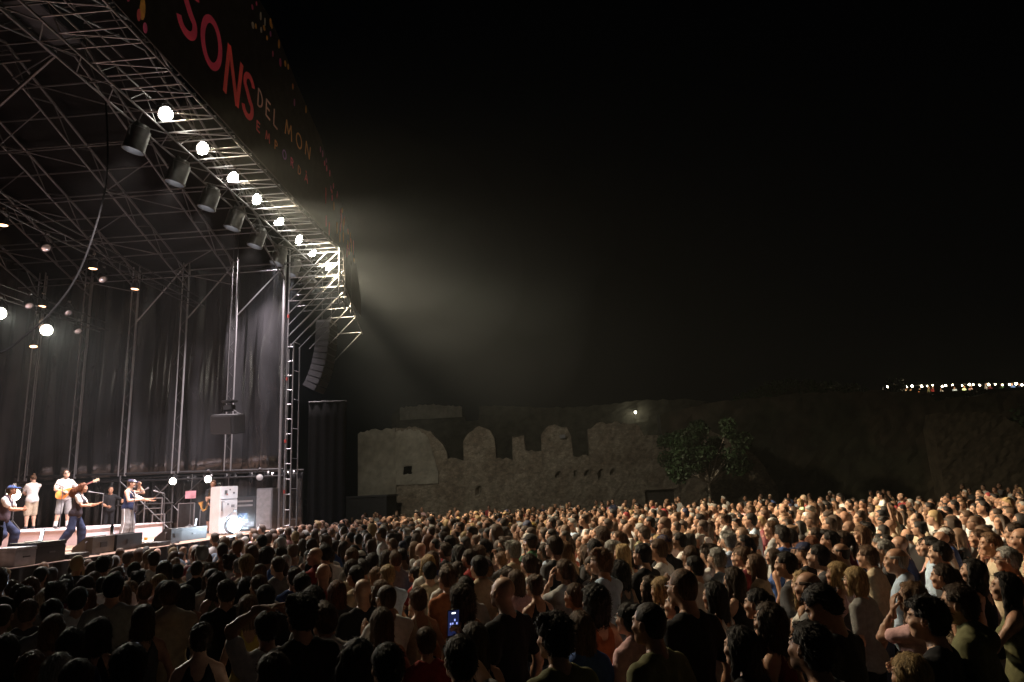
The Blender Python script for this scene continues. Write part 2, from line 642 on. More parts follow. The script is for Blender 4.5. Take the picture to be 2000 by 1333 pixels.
roof_pos = ['first', 'second', 'third', 'fourth', 'fifth', 'sixth']
for i, x in enumerate((-10.1, -12.0, -14.0, -16.0, -18.0, -20.0)):
    rt = thing('roof_truss', 'pitched roof truss, %s behind the front lighting truss' % roof_pos[i], 'truss', (x, 15, zt(15) - 0.6), 'pitched roof trusses')
    m = M_STEEL
    for s in (-1, 1):
        ye = 15 + s * 9.5
        tube('top_chord', (x, 15, zt(15)), (x, ye, zt(ye)), 0.04, rt, m)
        tube('bottom_chord', (x, 15, zt(15) - 0.62), (x, ye, zt(ye) - 0.62), 0.032, rt, m)
    for k in range(16):
        y = 11.0 + k * 0.84
        a, b2 = (0, -0.62) if k % 2 else (-0.62, 0)
        tube('web', (x, y, zt(y) + a), (x, y + 0.84, zt(y + 0.84) + b2), 0.018, rt, m)
pu = thing('roof_purlins', 'cross tubes tying the pitched roof trusses together', 'purlins', (-15, 15, 13))
for k in range(15):
    y = 10.4 + k * 1.0
    tube('purlin', (-20.3, y, zt(y) + 0.07), (-8.4 if y < 19 else -9.8, y, zt(y) + 0.07), 0.024, pu, M_STEEL)
    if k % 2:
        tube('purlin', (-20.3, y + 0.3, zt(y + 0.3) - 0.68), (-9.9, y + 0.3, zt(y + 0.3) - 0.68), 0.02, pu, M_STEEL)
for i, x in enumerate((-12.0, -14.0, -16.0, -18.0)):
    for k in range(1, 7):
        y = 10.4 + k * 2.0
        if (k + i) % 2:
            continue
        tube('wind_brace', (x, y, zt(y) - 0.69), (x - 2.0, y + 1.0, zt(y + 1.0) - 0.69), 0.018, pu, M_STEEL)
        tube('wind_brace', (x - 2.0, y + 1.0, zt(y + 1.0) - 0.69), (x, y + 2.0, zt(y + 2.0) - 0.69), 0.018, pu, M_STEEL)
# level trusses that carry the lamps deeper in the stage
for x, z, lb in ((-13.4, 9.95, 'dark lighting truss of the amber lamps over mid stage'), (-17.1, 9.2, 'dark lighting truss of the white back lamps')):
    mt = thing('lighting_truss', lb, 'truss', (x, 16, z), 'lighting trusses over the deck')
    for dx, dz in ((-0.2, 0), (0.2, 0), (0, 0.36)):
        tube('chord', (x + dx, 6.0, z + dz), (x + dx, 24.3, z + dz), 0.022, mt, M_BLACK)
    for k in range(30):
        y = 6 + k * 0.6
        s = 1 if k % 2 else -1
        tube('lacing', (x - s * 0.2, y, z), (x + s * 0.2, y + 0.6, z), 0.01, mt, M_BLACK)
kb = thing('header_truss', 'heavy steel chord under the roof ridge by the black hoist box', 'truss', (-12, 10, 13.7))
tube('chord', (-12.0, 5.5, 13.78), (-12.0, 14.35, 13.70), 0.06, kb, M_STEEL, 8)
tube('chord', (-12.0, 14.35, 13.7), (-14.2, 14.8, 12.3), 0.045, kb, M_STEEL, 8)
tube('chord', (-12.6, 14.3, 13.6), (-16, 14.3, 13.5), 0.03, kb, M_STEEL, 8)
hb = thing('hoist_box', 'dark box hanging from the roof ridge above the header truss', 'box', (-11.6, 13.4, 13.82))
sbox('shell', mat('midnight_canvas', (0.02, 0.022, 0.03), rough=0.8), -12.0, -11.2, 12.6, 14.2, 13.85, 15.2, hb, bev=0.02)
tube('strap', (-11.6, 13.4, 15.2), (-11.6, 13.4, 15.6), 0.02, hb, M_BLACK)
rc = MB()
ys = [5.0 + k for k in range(21)]
v = []
for y in ys:
    for x in (-21, -18.5, -16, -13, -10.3):
        v.append((x, y, zt(y) + 0.32 + 0.05 * math.sin(x * 1.3 + y)))
rc.add(v, [(j * 5 + i, j * 5 + i + 1, j * 5 + i + 6, j * 5 + i + 5) for j in range(20) for i in range(4)])
ro = rc.build('roof_canopy', mat('roof_tarpaulin', (0.007, 0.007, 0.008), rough=0.8, spec=0.1), smooth=True)
ro.modifiers.new('thick', 'SOLIDIFY').thickness = 0.01
tag(ro, 'black tarpaulin stretched over the pitched stage roof', 'tarpaulin')

# ------------------------------------------------------------------ banner
BX = -8.02
bn = thing('stage_banner', 'dark arched banner across the stage front reading SONS DEL MON EMPORDÀ', 'banner', (BX, 15, 12.05))
half = [(10.0, 12.05), (10.2, 10.4), (12.4, 10.0), (12.4, 10.8), (11.6, 12.4), (9.8, 13.9), (8.3, 14.75), (7.2, 15.45), (4.8, 16.2), (3.6, 16.7), (2.8, 16.98)]
poly = [(a, z - 12.05) for a, z in half] + [(-a, z - 12.05) for a, z in reversed(half)]
MB().prism(poly, -0.03, 0.0, 'x').build('cloth', mat('banner_cloth', (0.022, 0.021, 0.02), rough=0.85, var=0.4, scale=3), bn)


def ribbon(pts, w0):
    """stroke of a letter: flat ribbon with rounded feel, in (u, v), widths per point"""
    n = len(pts)
    L_, R_ = [], []
    for i, (u, v_, wd) in enumerate(pts):
        a = pts[max(i - 1, 0)]
        c = pts[min(i + 1, n - 1)]
        du, dv = c[0] - a[0], c[1] - a[1]
        l = math.hypot(du, dv) or 1
        nx, ny = -dv / l, du / l
        L_.append((u + nx * wd * w0 / 2, v_ + ny * wd * w0 / 2))
        R_.append((u - nx * wd * w0 / 2, v_ - ny * wd * w0 / 2))
    return L_, R_


def arc(cx, cy, rx, ry, a0, a1, n=14, w=1.0):
    return [(cx + rx * math.cos(math.radians(a0 + (a1 - a0) * k / n)), cy + ry * math.sin(math.radians(a0 + (a1 - a0) * k / n)), w) for k in range(n + 1)]


def seg(*p):
    out = []
    for a, b in zip(p[:-1], p[1:]):
        for k in range(5):
            t = k / 4
            out.append((a[0] + (b[0] - a[0]) * t, a[1] + (b[1] - a[1]) * t, 1.0))
    return out


S_ = arc(0.52, 0.76, 0.40, 0.22, 15, 200, 14) + [(0.35, 0.58, 1.1), (0.62, 0.42, 1.1)] + arc(0.46, 0.23, 0.42, 0.23, 30, -165, 14)
GLY = {
    'S': [S_], 'O': [arc(0.5, 0.5, 0.46, 0.47, 90, 450, 28)],
    'N': [seg((0.06, 0.0), (0.2, 1.0)), seg((0.2, 1.0), (0.8, 0.0)), seg((0.8, 0.0), (0.98, 0.95))],
    'D': [seg((0.1, 0), (0.14, 1)), [(0.14, 0.98, 1)] + arc(0.2, 0.5, 0.62, 0.48, 80, -80, 14) + [(0.1, 0.02, 1)]],
    'E': [seg((0.12, 0), (0.12, 1)), seg((0.12, 0.97), (0.8, 0.97)), seg((0.12, 0.52), (0.68, 0.52)), seg((0.12, 0.03), (0.82, 0.03))],
    'L': [seg((0.15, 1), (0.12, 0.03)), seg((0.12, 0.03), (0.8, 0.03))],
    'M': [seg((0.02, 0), (0.18, 1)), seg((0.18, 1), (0.5, 0.25)), seg((0.5, 0.25), (0.84, 1)), seg((0.84, 1), (0.98, 0))],
    'P': [seg((0.15, 0), (0.15, 1)), [(0.15, 0.97, 1)] + arc(0.35, 0.73, 0.38, 0.24, 80, -80, 10) + [(0.15, 0.48, 1)]],
    'R': [seg((0.15, 0), (0.15, 1)), [(0.15, 0.97, 1)] + arc(0.35, 0.73, 0.38, 0.24, 80, -80, 10) + [(0.15, 0.48, 1)], seg((0.4, 0.48), (0.85, 0))],
    'A': [seg((0.02, 0), (0.5, 0.98)), seg((0.5, 0.98), (0.98, 0)), seg((0.2, 0.34), (0.8, 0.34)), seg((0.3, 1.32), (0.55, 1.12))],
}


def letter(ch, y, z, wd, ht, th, col, glow, tilt=0.0):
    mb = MB()
    for st in GLY[ch]:
        pts = [(y + (u + tilt * v_) * wd, z + v_ * ht, w_) for u, v_, w_ in st]
        l_, r_ = ribbon(pts, th)
        n = len(pts)
        for dx in (0.012, 0.018):
            pass
        vv = [(0.018, a - 15, b - 12.05) for a, b in l_] + [(0.018, a - 15, b - 12.05) for a, b in r_] + [(0.008, a - 15, b - 12.05) for a, b in l_] + [(0.008, a - 15, b - 12.05) for a, b in r_]
        ff = []
        for i in range(n - 1):
            ff += [(i, i + 1, n + i + 1, n + i), (2 * n + i, 3 * n + i, 3 * n + i + 1, 2 * n + i + 1), (i, 2 * n + i, 2 * n + i + 1, i + 1), (n + i, n + i + 1, 3 * n + i + 1, 3 * n + i)]
        mb.add(vv, ff)
    nm = 'banner_print_glow_%d_%d_%d' % tuple(int(c * 99) for c in col)
    m_ = mat(nm, tuple(c * 0.8 for c in col), rough=0.8, var=0.25, scale=1.6, emit=col, estr=glow)  # print emits weakly, standing in for light on the banner
    return mb.build('letter', m_, bn)


RED = (0.72, 0.07, 0.11)
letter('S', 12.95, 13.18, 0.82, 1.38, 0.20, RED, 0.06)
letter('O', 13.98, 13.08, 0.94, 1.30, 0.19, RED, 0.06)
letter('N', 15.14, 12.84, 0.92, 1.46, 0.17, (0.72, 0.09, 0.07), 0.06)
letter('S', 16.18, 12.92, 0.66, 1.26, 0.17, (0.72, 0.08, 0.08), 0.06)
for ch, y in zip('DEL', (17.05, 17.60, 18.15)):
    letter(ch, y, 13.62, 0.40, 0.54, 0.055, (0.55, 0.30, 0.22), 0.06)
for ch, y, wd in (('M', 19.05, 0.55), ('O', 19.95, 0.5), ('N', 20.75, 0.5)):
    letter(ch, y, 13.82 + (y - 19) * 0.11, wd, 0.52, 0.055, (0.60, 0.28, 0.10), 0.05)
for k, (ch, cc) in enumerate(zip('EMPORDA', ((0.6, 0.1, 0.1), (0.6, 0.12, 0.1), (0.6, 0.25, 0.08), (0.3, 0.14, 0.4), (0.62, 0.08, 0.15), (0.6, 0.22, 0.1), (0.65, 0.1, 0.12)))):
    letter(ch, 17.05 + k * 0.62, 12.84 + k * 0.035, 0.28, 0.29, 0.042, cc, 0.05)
dcols = [(0.62, 0.10, 0.10), (0.65, 0.30, 0.06), (0.62, 0.10, 0.18), (0.5, 0.42, 0.30), (0.4, 0.12, 0.25)]


def dot(y, z, ry, rz, ci, glow):
    mb = MB()
    n = 12
    ring = [(y - 15 + ry * math.cos(6.2832 * k / n), z - 12.05 + rz * math.sin(6.2832 * k / n)) for k in range(n)]
    mb.prism(ring, 0.006, 0.014, 'x')
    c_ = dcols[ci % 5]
    mb.build('confetti_dot', mat('confetti_%d_%d' % (ci % 5, int(glow * 100)), tuple(q * 0.8 for q in c_), rough=0.8, emit=c_, estr=glow), bn)  # dots emit faintly too, in place of light falling on them


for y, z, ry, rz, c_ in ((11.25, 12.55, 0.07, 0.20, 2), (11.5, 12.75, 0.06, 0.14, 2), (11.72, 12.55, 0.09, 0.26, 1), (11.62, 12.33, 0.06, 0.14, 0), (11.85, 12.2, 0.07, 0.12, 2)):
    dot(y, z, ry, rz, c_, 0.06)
rr = random.Random(5)
edge = [(16.2, 16.9), (17.8, 16.98), (18.6, 16.7), (19.8, 16.2), (22.2, 15.45), (23.3, 14.75), (24.8, 13.9), (26.6, 12.4)]
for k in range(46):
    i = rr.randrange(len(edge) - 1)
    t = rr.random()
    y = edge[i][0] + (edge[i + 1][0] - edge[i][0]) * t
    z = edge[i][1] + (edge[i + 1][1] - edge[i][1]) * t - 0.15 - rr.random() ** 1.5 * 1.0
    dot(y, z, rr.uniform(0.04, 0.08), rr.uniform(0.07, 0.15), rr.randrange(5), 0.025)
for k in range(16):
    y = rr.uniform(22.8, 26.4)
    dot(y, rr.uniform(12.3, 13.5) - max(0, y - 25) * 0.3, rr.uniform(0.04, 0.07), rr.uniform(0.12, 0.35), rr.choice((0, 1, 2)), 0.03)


# ------------------------------------------------------------------ ruined walls, hill, terrace
def ruin(name, label, prof, y0, th, m, step=0.2, amp=0.08, seed=3, niches=(), zb=0.0, zstep=0.25, cat='wall', slope=0.0):
    xs = []
    for (xa, za), (xb, zb_) in zip(prof[:-1], prof[1:]):
        n = max(1, int((xb - xa) / step))
        xs += [(xa + (xb - xa) * k / n, za + (zb_ - za) * k / n) for k in range(n)]
    xs.append(prof[-1])
    r = random.Random(seed)
    root = thing(name, label, cat, ((prof[0][0] + prof[-1][0]) / 2, y0, zb))
    cx = root.location.x
    zmax = max(z for _, z in xs)
    K = int((zmax - zb) / zstep) + 1
    v = []
    for x, zt_ in xs:
        zt2 = zt_ + r.uniform(-0.10, 0.10)
        for k in range(K + 1):
            z = min(zb + k * zstep, zt2)
            dy = amp * (noise2(np.float64(x), np.float64(z), seed, 1.3) + r.uniform(-0.6, 0.6)) - slope * z
            for a, b2, c, d in niches:
                if a <= x <= b2 and c <= z <= d:
                    dy += 0.55 if zb < 1 else 0.09
            v.append((x - cx, dy, z - zb))
    nf = len(v)
    f = []
    for i in range(len(xs) - 1):
        for k in range(K):
            a = i * (K + 1) + k
            if v[a][2] >= v[a + 1][2] and v[a + K + 1][2] >= v[a + K + 2][2]:
                continue
            f.append((a, a + K + 1, a + K + 2, a + 1))
    mb = MB().add(v, f)
    # top and back
    tv = []
    for i, (x, zt_) in enumerate(xs):
        p_ = v[i * (K + 1) + K]
        tv += [p_, (p_[0], th, p_[2]), (p_[0], th, 0)]
    mb.add(tv, [q for i in range(len(xs) - 1) for q in ((i * 3, i * 3 + 3, i * 3 + 4, i * 3 + 1), (i * 3 + 1, i * 3 + 4, i * 3 + 5, i * 3 + 2))])
    e0, e1 = v[:K + 1], v[(len(xs) - 1) * (K + 1):]
    for e in (e0, e1):
        q = [p_ for p_ in e] + [(e[-1][0], th, e[-1][2]), (e[0][0], th, 0)]
        mb.add(q, [tuple(range(len(q)))])
    mb.build('masonry', m, root)
    return root


prof1 = [(-12.4, 7.40), (-10.6, 7.5), (-9.4, 7.05), (-8.5, 6.0), (-8.25, 5.5), (-8.2, 5.05), (-7.02, 4.95), (-7.0, 6.2), (-6.5, 6.95), (-5.8, 7.25), (-5.05, 7.0), (-4.7, 6.4), (-4.62, 4.85), (-3.45, 4.8), (-3.4, 6.4), (-2.55, 6.35), (-2.5, 5.3),
         (-1.33, 5.25), (-1.3, 6.5), (-0.9, 6.9), (0, 7.05), (0.6, 6.8), (0.88, 6.2), (0.92, 4.75), (2.08, 4.7), (2.12, 6.6), (2.8, 7.0), (4.1, 7.02), (5.8, 6.7), (6.1, 5.9), (8, 6.0), (10.5, 6.3), (12.5, 5.2), (14, 3.8), (15, 2.0)]
wl = ruin('ruined_wall', 'old stone wall with notched broken top behind the audience', prof1, 50.0, 1.1, M_STONE, amp=0.05, niches=((6.0, 7.9, 0.0, 2.15), (-6.2, -5.85, 2.5, 2.9), (-0.4, -0.2, 3.3, 3.6), (0.9, 1.1, 3.3, 3.7), (1.7, 1.9, 3.3, 3.6), (2.7, 2.9, 3.2, 3.7), (3.6, 3.8, 3.3, 3.6)))
MB().box(6.0 - wl.location.x, 7.9 - wl.location.x, 0.28, 0.34, 0, 2.12).build('gate', mat('weathered_gate', (0.05, 0.042, 0.035), rough=0.9), wl)
MB().box(5.7 - wl.location.x, 8.2 - wl.location.x, -0.22, 0.1, 2.12, 2.42, bev=0.03).build('lintel', M_STONE, wl)
fl = MB().box(0.05 - wl.location.x, 0.45 - wl.location.x, -0.3, -0.02, 6.05, 6.3, bev=0.03).build('wall_floodlight', M_GREY, wl)
ruin('plastered_wall', 'pale plastered end block of the ruined wall with one square window', [(-14.8, 7.15), (-14.6, 7.35), (-12.5, 7.4), (-12.0, 7.45)], 49.82, 1.3, M_PLASTER, amp=0.03, seed=9, zb=0.0, step=0.15)
pw = ruin('rendered_wall_panel', 'worn pale render on the ruined wall around its square window', [(-12.35, 7.2), (-11, 7.3), (-10.2, 7.2), (-9.6, 6.6), (-9.2, 5.2), (-8.9, 4.2)], 49.88, 0.5, M_PLASTER, amp=0.04, seed=10, zb=3.3, step=0.13, zstep=0.16, niches=((-11.5, -10.8, 3.95, 4.6),))
MB().box(-11.5 - pw.location.x, -10.78 - pw.location.x, 0.055, 0.075, 0.62, 1.34).build('window_dark_panel', mat('window_dark', (0.004, 0.004, 0.004), rough=0.95, spec=0.0), pw)  # near black panel added so the window recess reads as dark
ruin('upper_rampart', 'dim wall with pale crumbling parapet beyond the notched ruin', [(-16, 10.2), (-15.2, 10.8), (-12, 11.0), (-9.2, 10.5), (-8.8, 9.2), (-7.6, 9.3), (-7.4, 10.7), (-1, 10.1), (2, 10.0), (8, 10.3), (12, 10.2), (17, 9.3), (22, 8.0)], 65.0, 1.5, mat('dark_masonry', (0.05, 0.048, 0.034), rough=0.95, var=0.4, scale=1.2), seed=12, step=0.5)
ruin('parapet_strip', 'pale plaster strip along the top of the far rampart', [(-15.1, 10.85), (-12, 11.05), (-9.1, 10.6)], 64.6, 0.3, M_PLASTER, seed=13, zb=9.65, amp=0.05)
ruin('great_rampart', 'long dark earthen rampart rising behind the audience below the terrace', [(8.4, 8.2), (11, 8.6), (14, 8.9), (20, 9.2), (26, 9.1), (29.8, 8.8), (30.4, 8.0), (38, 8.6), (50, 9.0), (70, 9.4)], 56.0, 3, mat('dark_rampart', (0.08, 0.062, 0.043), rough=0.95, var=0.5, scale=0.7, bump=0.4, bscale=2.5, col2=(0.045, 0.045, 0.028)), seed=14, step=0.5, amp=0.12, zstep=0.5, slope=-0.12)
ruin('buttress_wall', 'lighter stone buttress against the dark rampart', [(28.6, 5.6), (29.0, 6.8), (33.5, 6.6), (34.5, 5.9), (36, 4.8)], 54.6, 1.6, mat('buttress_stone', (0.095, 0.078, 0.055), rough=0.95, var=0.4, scale=1.5, bump=0.4, bscale=4), seed=15, step=0.3, amp=0.07)
# hill
hx = np.linspace(-60, 110, 86)
hy = np.linspace(58, 190, 56)
HX, HY = np.meshgrid(hx, hy)


def hill_h(x, y):
    base = 8.2 * np.clip((y - 57) / 9, 0, 1) + 0.5 * noise2(x * 0.1, y * 0.1, 31, 1.0)
    base = base * np.clip((x - 4) / 8, 0.0, 1)
    bump = 4.2 * np.exp(-((x - 26) / 8.5) ** 2 - ((y - 78) / 13) ** 2)
    h = base + bump
    ter = (x > 33.5) & (y > 73.5) & (y < 92)
    h = np.where(ter, 9.55, h)
    lip = (x > 32.5) & (y > 71) & (y <= 73.5)
    h = np.where(lip, 10.45, h)
    return h - 0.6 * (y > 150)


HZ = hill_h(HX, HY) - 0.05
hm = MB()
hm.add([(a, b2, c) for a, b2, c in zip(HX.ravel(), HY.ravel(), HZ.ravel())], [(j * 86 + i, j * 86 + i + 1, j * 86 + i + 87, j * 86 + i + 86) for j in range(55) for i in range(85)])
tag(hm.build('hill', mat('dark_scrub', (0.05, 0.05, 0.028), rough=0.95, var=0.6, scale=0.5, bump=0.8), smooth=False), kind='structure')


def leaf_cloud(mb, centres, n, size, seed):
    r = np.random.default_rng(seed)
    v, f = [], []
    for k in range(n):
        cx, cy, cz, rx, ry, rz = centres[r.integers(len(centres))]
        d = r.normal(size=3)
        d /= np.linalg.norm(d)
        q = r.random() ** 0.45
        p = np.array((cx + d[0] * rx * q, cy + d[1] * ry * q, cz + d[2] * rz * q))
        a = r.normal(size=3)
        a /= np.linalg.norm(a)
        b2 = np.cross(a, r.normal(size=3))
        b2 /= np.linalg.norm(b2)
        s = size * r.uniform(0.6, 1.4)
        o = len(v)
        v += [p - a * s, p + b2 * s * 0.45, p + a * s, p - b2 * s * 0.45]
        f.append((o, o + 1, o + 2, o + 3))
    mb.add(v, f)


def tree(name, label, base, h, crowns, n, size, seed, trunk_r, lean=(0, 0)):
    root = thing(name, label, 'tree', base)
    top = Vector((lean[0], lean[1], h))
    t = MB()
    t.tube([(0, 0, -0.1), (lean[0] * 0.3 + 0.06, lean[1] * 0.3, h * 0.35), (lean[0] * 0.7, lean[1] * 0.7, h * 0.7), top], trunk_r, 8, trunk_r * 0.55)
    for c in crowns:
        t.tube([top * 0.8, (top * 0.8 + Vector(c[:3])) / 2 + Vector((0, 0, 0.15)), Vector(c[:3])], trunk_r * 0.5, 6, trunk_r * 0.12)
    t.build('trunk', M_BARK, root, smooth=True)
    c = MB()
    leaf_cloud(c, crowns, n, size, seed)
    c.build('crown', M_LEAF, root)
    return root


rt_ = random.Random(8)
cr = [(rt_.uniform(-2.3, 2.3), rt_.uniform(-1.6, 1.6), 4.25 + rt_.uniform(-1.5, 1.9), rt_.uniform(0.55, 1.0), rt_.uniform(0.6, 1.0), rt_.uniform(0.4, 0.75)) for _ in range(26)]
cr = [c for c in cr if (c[0] / 2.9) ** 2 + ((c[2] - 4.25) / 2.1) ** 2 < 0.95]
tree('broadleaf_tree', 'leafy green tree with a pale trunk before the ruined wall', (9.1, 45.0, 0), 3.0, cr, 11000, 0.13, 3, 0.13, (0.25, 0))
sh = MB()
rs = random.Random(12)
cs = []
for k in range(60):
    x = rs.uniform(6, 66)
    y = rs.uniform(59, 72)
    cs.append((x, y, float(hill_h(np.float64(x), np.float64(y))) + 0.5, rs.uniform(0.8, 1.8), 1.0, rs.uniform(0.5, 1.1)))
for k in range(26):
    x = rs.uniform(16, 34)
    y = rs.uniform(72, 84)
    cs.append((x, y, float(hill_h(np.float64(x), np.float64(y))) + 0.3, rs.uniform(0.8, 1.8), 1.0, rs.uniform(0.3, 0.8)))
for k in range(14):
    cs.append((rs.uniform(35, 40), 54.5, rs.uniform(3, 7.5), 1.3, 0.8, 1.0))
leaf_cloud(sh, cs, 14000, 0.22, 13)
tag(sh.build('undergrowth', M_LEAF), 'dark scrub covering the hill and rampart', 'scrub', kind='stuff')
# dark stall at the wall's foot
st = thing('black_cabin', 'black service cabin standing under the plastered wall end', 'cabin', (-14.2, 46.5, 0))
sbox('shell', M_BLACKCLOTH, -17.0, -11.6, 45.5, 48.4, 0, 2.55, st, bev=0.03)
sbox('roof_edge', M_BLACK, -17.1, -11.5, 45.4, 48.5, 2.55, 2.67, st)
# small lamp on the far rampart
lp = thing('street_lamp', 'small lit lamp on a bracket above the notched wall', 'lamp', (7.25, 64.4, 8.6))
tube('pole', (7.25, 64.4, 8.6), (7.25, 64.4, 9.2), 0.04, lp, M_BLACK)
MB().lathe([(0.02, 0.6), (0.16, 0.66), (0.16, 0.70), (0.05, 0.78)], 12).build('hood', M_BLACK, lp)
MB().lathe([(0.02, 0.46), (0.10, 0.52), (0.10, 0.60), (0.03, 0.66)], 12).build('bulb', mat_emit('street_bulb', (1.0, 0.93, 0.75), 45), lp)
ld = bpy.data.lights.new('street_lamp_light', 'POINT')
ld.energy = 35
ld.color = (1, 0.9, 0.7)
ld.shadow_soft_size = 0.1
lo = link('lamp_light', ld, lp, (0, -0.35, 0.5))
# festoon bulbs on the terrace
fs = thing('festoon_lights', 'string of warm festoon bulbs along the hill terrace', 'string lights', (42, 74.6, 10.4))
fb = MB()
fb.lathe([(0.02, 0.10), (0.07, 0.05), (0.095, -0.01), (0.06, -0.085), (0.01, -0.10)], 10)
fme = fb.mesh('bulb', True)
fme.materials.append(mat_emit('festoon_bulb', (1.0, 0.86, 0.58), 42))
wire = []
NB = 30
for k in range(NB):
    t = k / (NB - 1)
    x = 35.0 + 20 * t
    z = 11.45 - 0.7 * t + 0.06 * math.sin(k * 2.1) + rr.uniform(-0.05, 0.05)
    x += rr.uniform(-0.18, 0.18)
    bb_ = link('bulb', fme, fs, (x - 42, 0, z - 10.4))
    bb_.scale = (rr.uniform(0.65, 1.25),) * 3
    wire.append((x - 42, 0, z - 10.4 + 0.1))
MB().tube(wire, 0.012, 5).build('wire', M_BLACK, fs)
for x, z in ((34.6, 11.6), (45, 11.2), (55.2, 10.9)):
    MB().tube([(x - 42, 0, -0.3), (x - 42, 0, z - 10.4)], 0.03, 6).build('pole', M_BLACK, fs)
for x in (38.5, 43.0, 48.0, 53.0):
    l2 = bpy.data.lights.new('festoon_glow', 'POINT')
    l2.energy = 110
    l2.color = (1.0, 0.78, 0.45)
    l2.shadow_soft_size = 0.3
    link('bulb_light', l2, fs, (x - 42, 0.05, 0.95))

# ------------------------------------------------------------------ lamps
def lamp(name, label, pos, aim, kind, watts=0.0, col=WARM, ang=60, blend=0.9, group=None, hang=0.35, lens=None, soft=0.08):
    pos, aim = Vector(pos), Vector(aim)
    d = (aim - pos).normalized()
    root = thing(name, label, 'lamp', pos, group)
    root.rotation_mode = 'QUATERNION'
    q = d.to_track_quat('-Z', 'Y')
    root.rotation_quaternion = q
    R = q.to_matrix()
    up = R.transposed() @ Vector((0, 0, 1))       # world up in lamp space
    if kind == 'can':
        r, h = 0.26, 0.54
        prof = [(0.10, 0.42), (0.20, 0.40), (0.22, 0.30), (r, 0.28), (r, 0.28 - h), (r + 0.015, 0.28 - h), (r + 0.015, 0.24 - h), (r - 0.012, 0.24 - h), (r - 0.012, 0.16), (0.05, 0.2)]
        MB().lathe(prof, 20, cap=False).build('housing', mat('can_paint', (0.10, 0.10, 0.10), rough=0.45, metal=0.5), root, smooth=True)
        lz, lr = -0.06, 0.21
    elif kind == 'flood':
        r = 0.19
        MB().lathe([(0.06, 0.26), (0.13, 0.24), (r, 0.12), (r + 0.015, 0.0), (r + 0.015, -0.03), (r - 0.01, -0.03), (r - 0.02, 0.06)], 18, cap=False).build('housing', M_BLACK, root, smooth=True)
        lz, lr = -0.01, r - 0.012
    elif kind == 'big':
        r = 0.21
        MB().lathe([(0.10, 0.34), (0.24, 0.30), (r, 0.14), (r + 0.02, 0.0), (r + 0.02, -0.03), (r - 0.01, -0.03), (r - 0.02, 0.06)], 20, cap=False).build('housing', M_BLACK, root, smooth=True)
        lz, lr = -0.01, r - 0.015
    else:
        r = 0.13
        MB().lathe([(0.05, 0.2), (0.11, 0.18), (r, 0.06), (r, -0.02), (r - 0.012, -0.02), (r - 0.012, 0.03)], 16, cap=False).build('housing', M_BLACK, root, smooth=True)
        lz, lr = -0.005, r - 0.014
    dome = 1.05 if kind in ('flood', 'big') else 0.25
    pr = [(lr * math.cos(a), lz - lr * dome * math.sin(a)) for a in [k * math.pi / 2 / 5 for k in range(5)]] + [(0.004, lz - lr * dome)]
    MB().lathe(pr, 16).build('lens', lens or M_WHITE, root, smooth=True)
    # yoke: two arms from the sides of the housing to a clamp above
    side = up.cross(Vector((0, 0, -1)))
    side = side.normalized() if side.length > 0.05 else Vector((1, 0, 0))
    c = up * hang
    MB().tube([side * (r + 0.02), side * (r + 0.03) + up * hang * 0.55, c, -side * (r + 0.03) + up * hang * 0.55, -side * (r + 0.02)], 0.014, 6).build('yoke', M_BLACK, root)
    MB().tube([c - side * 0.04, c + side * 0.04], 0.04, 8).build('clamp', M_STEEL, root)
    if watts:
        l = bpy.data.lights.new(name + '_light', 'SPOT')
        l.energy = watts
        l.color = col
        l.spot_size = math.radians(ang)
        l.spot_blend = blend
        l.shadow_soft_size = soft
        link('lamp_light', l, root, (0, 0, lz - lr * dome - (0.06 if kind != 'can' else 0.16)))
    return root


E_WHITE = mat_emit('lit_lens_white', (1.0, 0.95, 0.80), 60)
E_BACK = mat_emit('lit_lens_back', (1.0, 0.93, 0.78), 45)
E_ORANGE = mat_emit('lit_lens_amber', (1.0, 0.50, 0.26), 7)
E_BLUE = mat_emit('lit_lens_blinder', (0.72, 0.86, 1.0), 70)
E_CAN = mat_emit('lit_lens_can', (0.95, 0.93, 1.0), 4.0)
nth = ['first', 'second', 'third', 'fourth', 'fifth', 'sixth', 'seventh', 'eighth']
YL = (15.1, 16.9, 18.7, 20.35, 22.2, 24.0, 25.5, 27.35)
AIMS = [(6, 8), (11, 13), (4, 18), (15, 19), (-2, 24), (14, 29), (-1, 30), (13, 37)]
for i, y in enumerate(YL):
    lamp('audience_light', 'bright flood lamp on the front truss, %s counting towards the corner tower' % nth[i], (-9.5, y, 12.3), (AIMS[i][0], AIMS[i][1], 1.0), 'flood', CROWD_W * (0.8, 1.5, 0.5, 1.5, 0.7, 1.3, 0.9, 1.0)[i], WARM, 54 if i == 0 else 56, 1.0, 'bright lamps along the front truss', hang=0.3, lens=E_WHITE, soft=0.3)
YC = (15.1, 17.0, 18.75, 20.4, 22.1, 24.0, 25.4, 27.0)
for i, y in enumerate(YC[:7]):
    lamp('can_light', 'large can spotlight hung below the front truss, %s counting towards the corner tower' % nth[i], (-10.2, y, 11.62), (-12.9, y - 0.4 - 0.25 * (i - 2), 1.6), 'can', WASH_W, (1.0, 0.85, 0.86), 84, 0.9, 'can spotlights under the front truss', hang=0.5, lens=E_CAN, soft=0.15)
lamp('can_light', 'large can spotlight turned out to the audience at the truss end', (-10.2, YC[7], 11.62), (-3.5, 47.0, 4.0), 'can', CROWD_W * 0.24, (1.0, 0.90, 0.72), 84, 1.0, 'can spotlights under the front truss', hang=0.5, lens=E_WHITE, soft=0.15)
